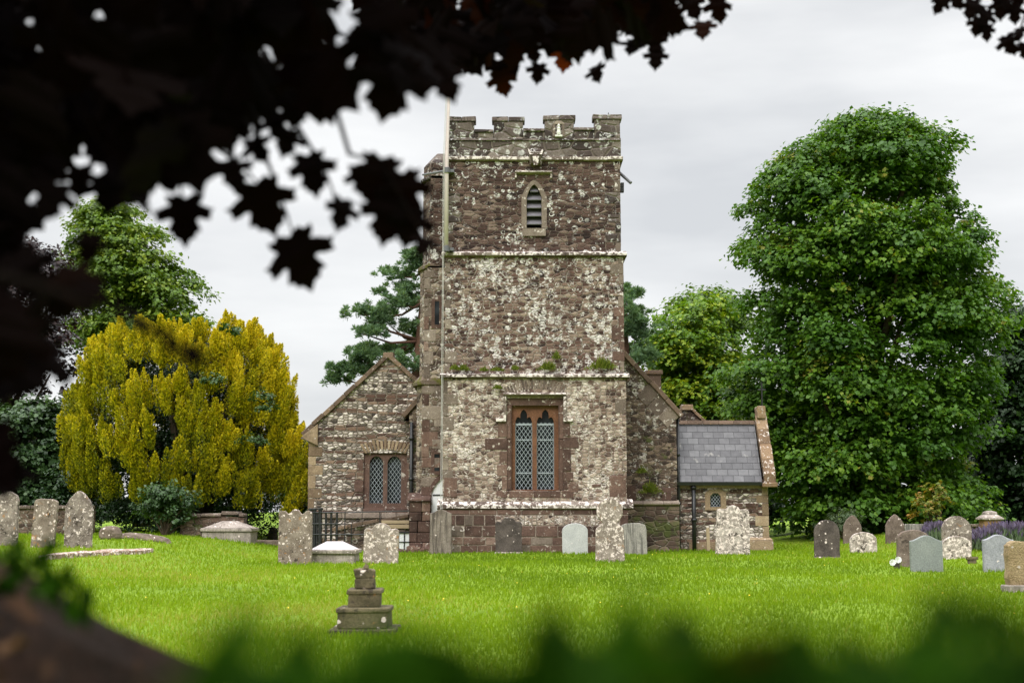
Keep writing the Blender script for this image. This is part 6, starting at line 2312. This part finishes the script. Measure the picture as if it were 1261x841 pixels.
LIMBS = [
    [(-2.45, 2.2, 2.4), (-1.6, 2.6, 2.75), (-.8, 2.8, 2.6), (-.3, 2.9, 2.25)],
    [(-2.5, 2.2, 2.2), (-1.9, 2.5, 2.3), (-1.3, 2.7, 2.05), (-.75, 2.85, 1.85)],
    [(-2.3, 2.2, 3.0), (-1.0, 3.6, 3.7), (.1, 4.8, 3.5), (.35, 5.2, 3.12), (.45, 5.3, 3.0)],
    [(-2.1, 2.1, 3.6), (0, 3.0, 4.6), (2.2, 4.6, 4.2), (3.2, 5.5, 3.6), (3.6, 5.75, 3.32)],
    [(-2.55, 2.25, 1.9), (-1.9, 2.2, 2.0), (-1.4, 2.2, 1.9), (-1.0, 2.15, 1.75)],
    [(-2.1, 2.1, 3.4), (-1.2, .6, 4.2), (.3, -1.0, 4.4), (1.8, -2.4, 4.0)],
    [(-2.0, 2.1, 3.8), (.4, 1.4, 4.7), (2.4, 1.0, 4.4), (3.8, .8, 3.8)],
    [(-2.3, 2.2, 3.2), (-3.4, .4, 4.0), (-3.8, -1.6, 4.2)],
]
for lp in LIMBS:
    m = MB()
    n = len(lp)
    m.tube(lp, [.10 * (1 - .86 * k / (n - 1)) for k in range(n)], 8)
    m.build('limb', M['blackbark'], tm_t, smooth=True)
for a, b, c, d in ((at(300, 120, 2.9), at(322, 180, 2.9), at(345, 240, 2.95), at(362, 292, 3.0)), (at(400, 90, 2.8), at(430, 190, 2.8), at(470, 200, 2.8), at(520, 290, 2.7)), (at(250, 110, 2.8), at(262, 180, 2.8), at(300, 205, 2.9), at(320, 230, 2.9)),
                   (at(200, 120, 2.8), at(215, 190, 2.8), at(222, 225, 2.9), at(226, 250, 2.9)), (at(330, 100, 2.8), at(372, 165, 2.9), at(400, 210, 2.9), at(415, 250, 2.9)),
                   (at(140, 385, 1.35), at(180, 402, 1.35), at(225, 430, 1.35), at(265, 450, 1.35)), (at(-40, 330, 1.4), at(40, 350, 1.38), at(100, 370, 1.36), at(140, 385, 1.35)),
                   (at(1300, -60, 5.8), at(1262, -5, 5.8), at(1225, 10, 5.8), at(1160, 0, 5.8)), (at(1280, -20, 5.8), at(1262, 20, 5.8), at(1255, 40, 5.8), at(1244, 50, 5.8))):
    m = MB()
    m.tube([a, b, c, d], [.006, .005, .0035, .002], 5)
    m.build('twig', M['blackbark'], tm_t)

# --- rough stump at the lower left
g = Vector((-1.02, 1.72, hgt(-1, 1.7)))
st = thing('tree_stump', (g.x, g.y, g.z), 'rough brown mossy stump with green sprigs, blurred in the near left corner', 'tree stump')
m = MB()
SEG = 40
prof = [(1.08, -.1), (1.0, .3), (.88, .64), (.75, .79), (.64, .89), (.545, .96), (.45, 1.015), (.30, 1.06), (.1, 1.08), (.0, 1.08)]
for i, (r, z) in enumerate(prof):
    for q in range(SEG):
        w = 2 * math.pi * q / SEG
        n = 1 + .08 * math.sin(5 * w + i * .3) + .06 * math.sin(11 * w + i * 1.7) + R.uniform(-.07, .07)
        m.v.append(Vector((g.x + r * n * math.cos(w) * .9, g.y + r * n * math.sin(w) * .75, g.z + z + R.uniform(-.045, .03))))
for i in range(len(prof) - 1):
    for q in range(SEG):
        m.f.append((i * SEG + q, i * SEG + (q + 1) % SEG, (i + 1) * SEG + (q + 1) % SEG, (i + 1) * SEG + q))
        m.m.append(0)
        m.t.append(.5)
m.build('stump_wood', grave_mat('mossy_bark', (.018, .010, .006), (.085, .045, .028), -.3, .03, .08, 0, .95, 1.0, .05), st, smooth=True)
Lv = Leaves()
for (px, py) in ((8, 704), (26, 698), (44, 708), (60, 712), (74, 724), (92, 744), (98, 752)):
    q = at(px, py - 6, 1.55)
    n = 6
    P = np.array(q) + G.normal(0, .012, (n, 3))
    Lv.add(kites(P, rnd_dirs(n) + [0, 0, .6], rnd_dirs(n), np.full(n, .034), np.full(n, .022)), G.uniform(.2, .9, n))
for k in range(40):
    w, r = rr.uniform(0, 6.28), rr.uniform(.2, .8)
    q = np.array([g.x + r * math.cos(w) * .9, g.y + r * math.sin(w) * .75, g.z + 1.04 - .42 * r * r])
    n = 6
    Lv.add(kites(q + G.normal(0, .02, (n, 3)), rnd_dirs(n), rnd_dirs(n), np.full(n, .03), np.full(n, .02)), G.uniform(.2, .9, n))
Lv.build('foliage', M['hedgeleaf'], st)
Lv = Leaves()
n = 900
w, u = G.uniform(0, 2 * math.pi, n), G.uniform(.12, 1.0, n)
pr_, pz_ = np.array([p[0] for p in prof[::-1]]), np.array([p[1] for p in prof[::-1]])
rad_ = u * .95
P = np.stack([g.x + rad_ * .9 * np.cos(w), g.y + rad_ * .75 * np.sin(w), g.z + np.interp(rad_, pr_, pz_) + .005], 1)
Lv.add(kites(P, rnd_dirs(n) * [1, 1, .4], unit(rnd_dirs(n) * .6 + [0, -.3, .7]), G.uniform(.03, .08, n), G.uniform(.02, .045, n), .3), G.uniform(0, 1, n))
Lv.build('dead_leaves', leaf_mat('dry_brown_leaf', [(0.0, (.022, .012, .007)), (.7, (.075, .04, .022)), (1.0, (.17, .095, .05))], .15, .8, .1), st)

# --- low dark hedge right under the lens
ht = thing('low_hedge', (.4, .5, hgt(.4, .5)), 'dark green leafy hedge top blurred along the bottom of the picture', 'hedge')
Lv = Leaves()
n = 6000
x = G.uniform(-.095, 1.0, n)
y = G.uniform(.36, .66, n)


def hedge_top(x, y):
    b = 1.1 - .118 * y + .004 * np.sin(x * 33) + .003 * np.sin(x * 47 + 1)
    return b + .005 * np.exp(-((x - .045) / .04) ** 2) + .007 * np.exp(-((x - .15) / .02) ** 2)


tp = hedge_top(x, y)
z = tp - np.abs(G.normal(0, 1, n)) * .2 * np.where(G.uniform(0, 1, n) < .5, .2, 1.4)
z = np.maximum(z, .15)
sprig = G.uniform(0, 1, n) < .10
z = np.where(sprig, tp + np.minimum(G.exponential(.006, n), .015), z)
P = np.stack([x, y, z], 1)
l = G.uniform(.018, .036, n)
tt = G.uniform(0, .92, n)
tt[(np.abs(x - .06) < .02) & (z > tp - .05) & (G.uniform(0, 1, n) < .07)] = 1.0
Lv.add(kites(P, rnd_dirs(n) + [0, -.2, .3], unit(rnd_dirs(n) + [0, -.3, .7]), l, l * .6), tt)
Lv.build('foliage', M['hedgeleaf'], ht)
m = MB()
for k in range(26):
    xx, yy = rr.uniform(-.03, .95), rr.uniform(.4, .62)
    m.tube([(xx, yy, -.05), (xx + rr.uniform(-.1, .1), yy + rr.uniform(-.05, .05), .5), (xx + rr.uniform(-.1, .1), yy, .9)], [.012, .008, .003], 5)
m.build('stems', M['bark'], ht)
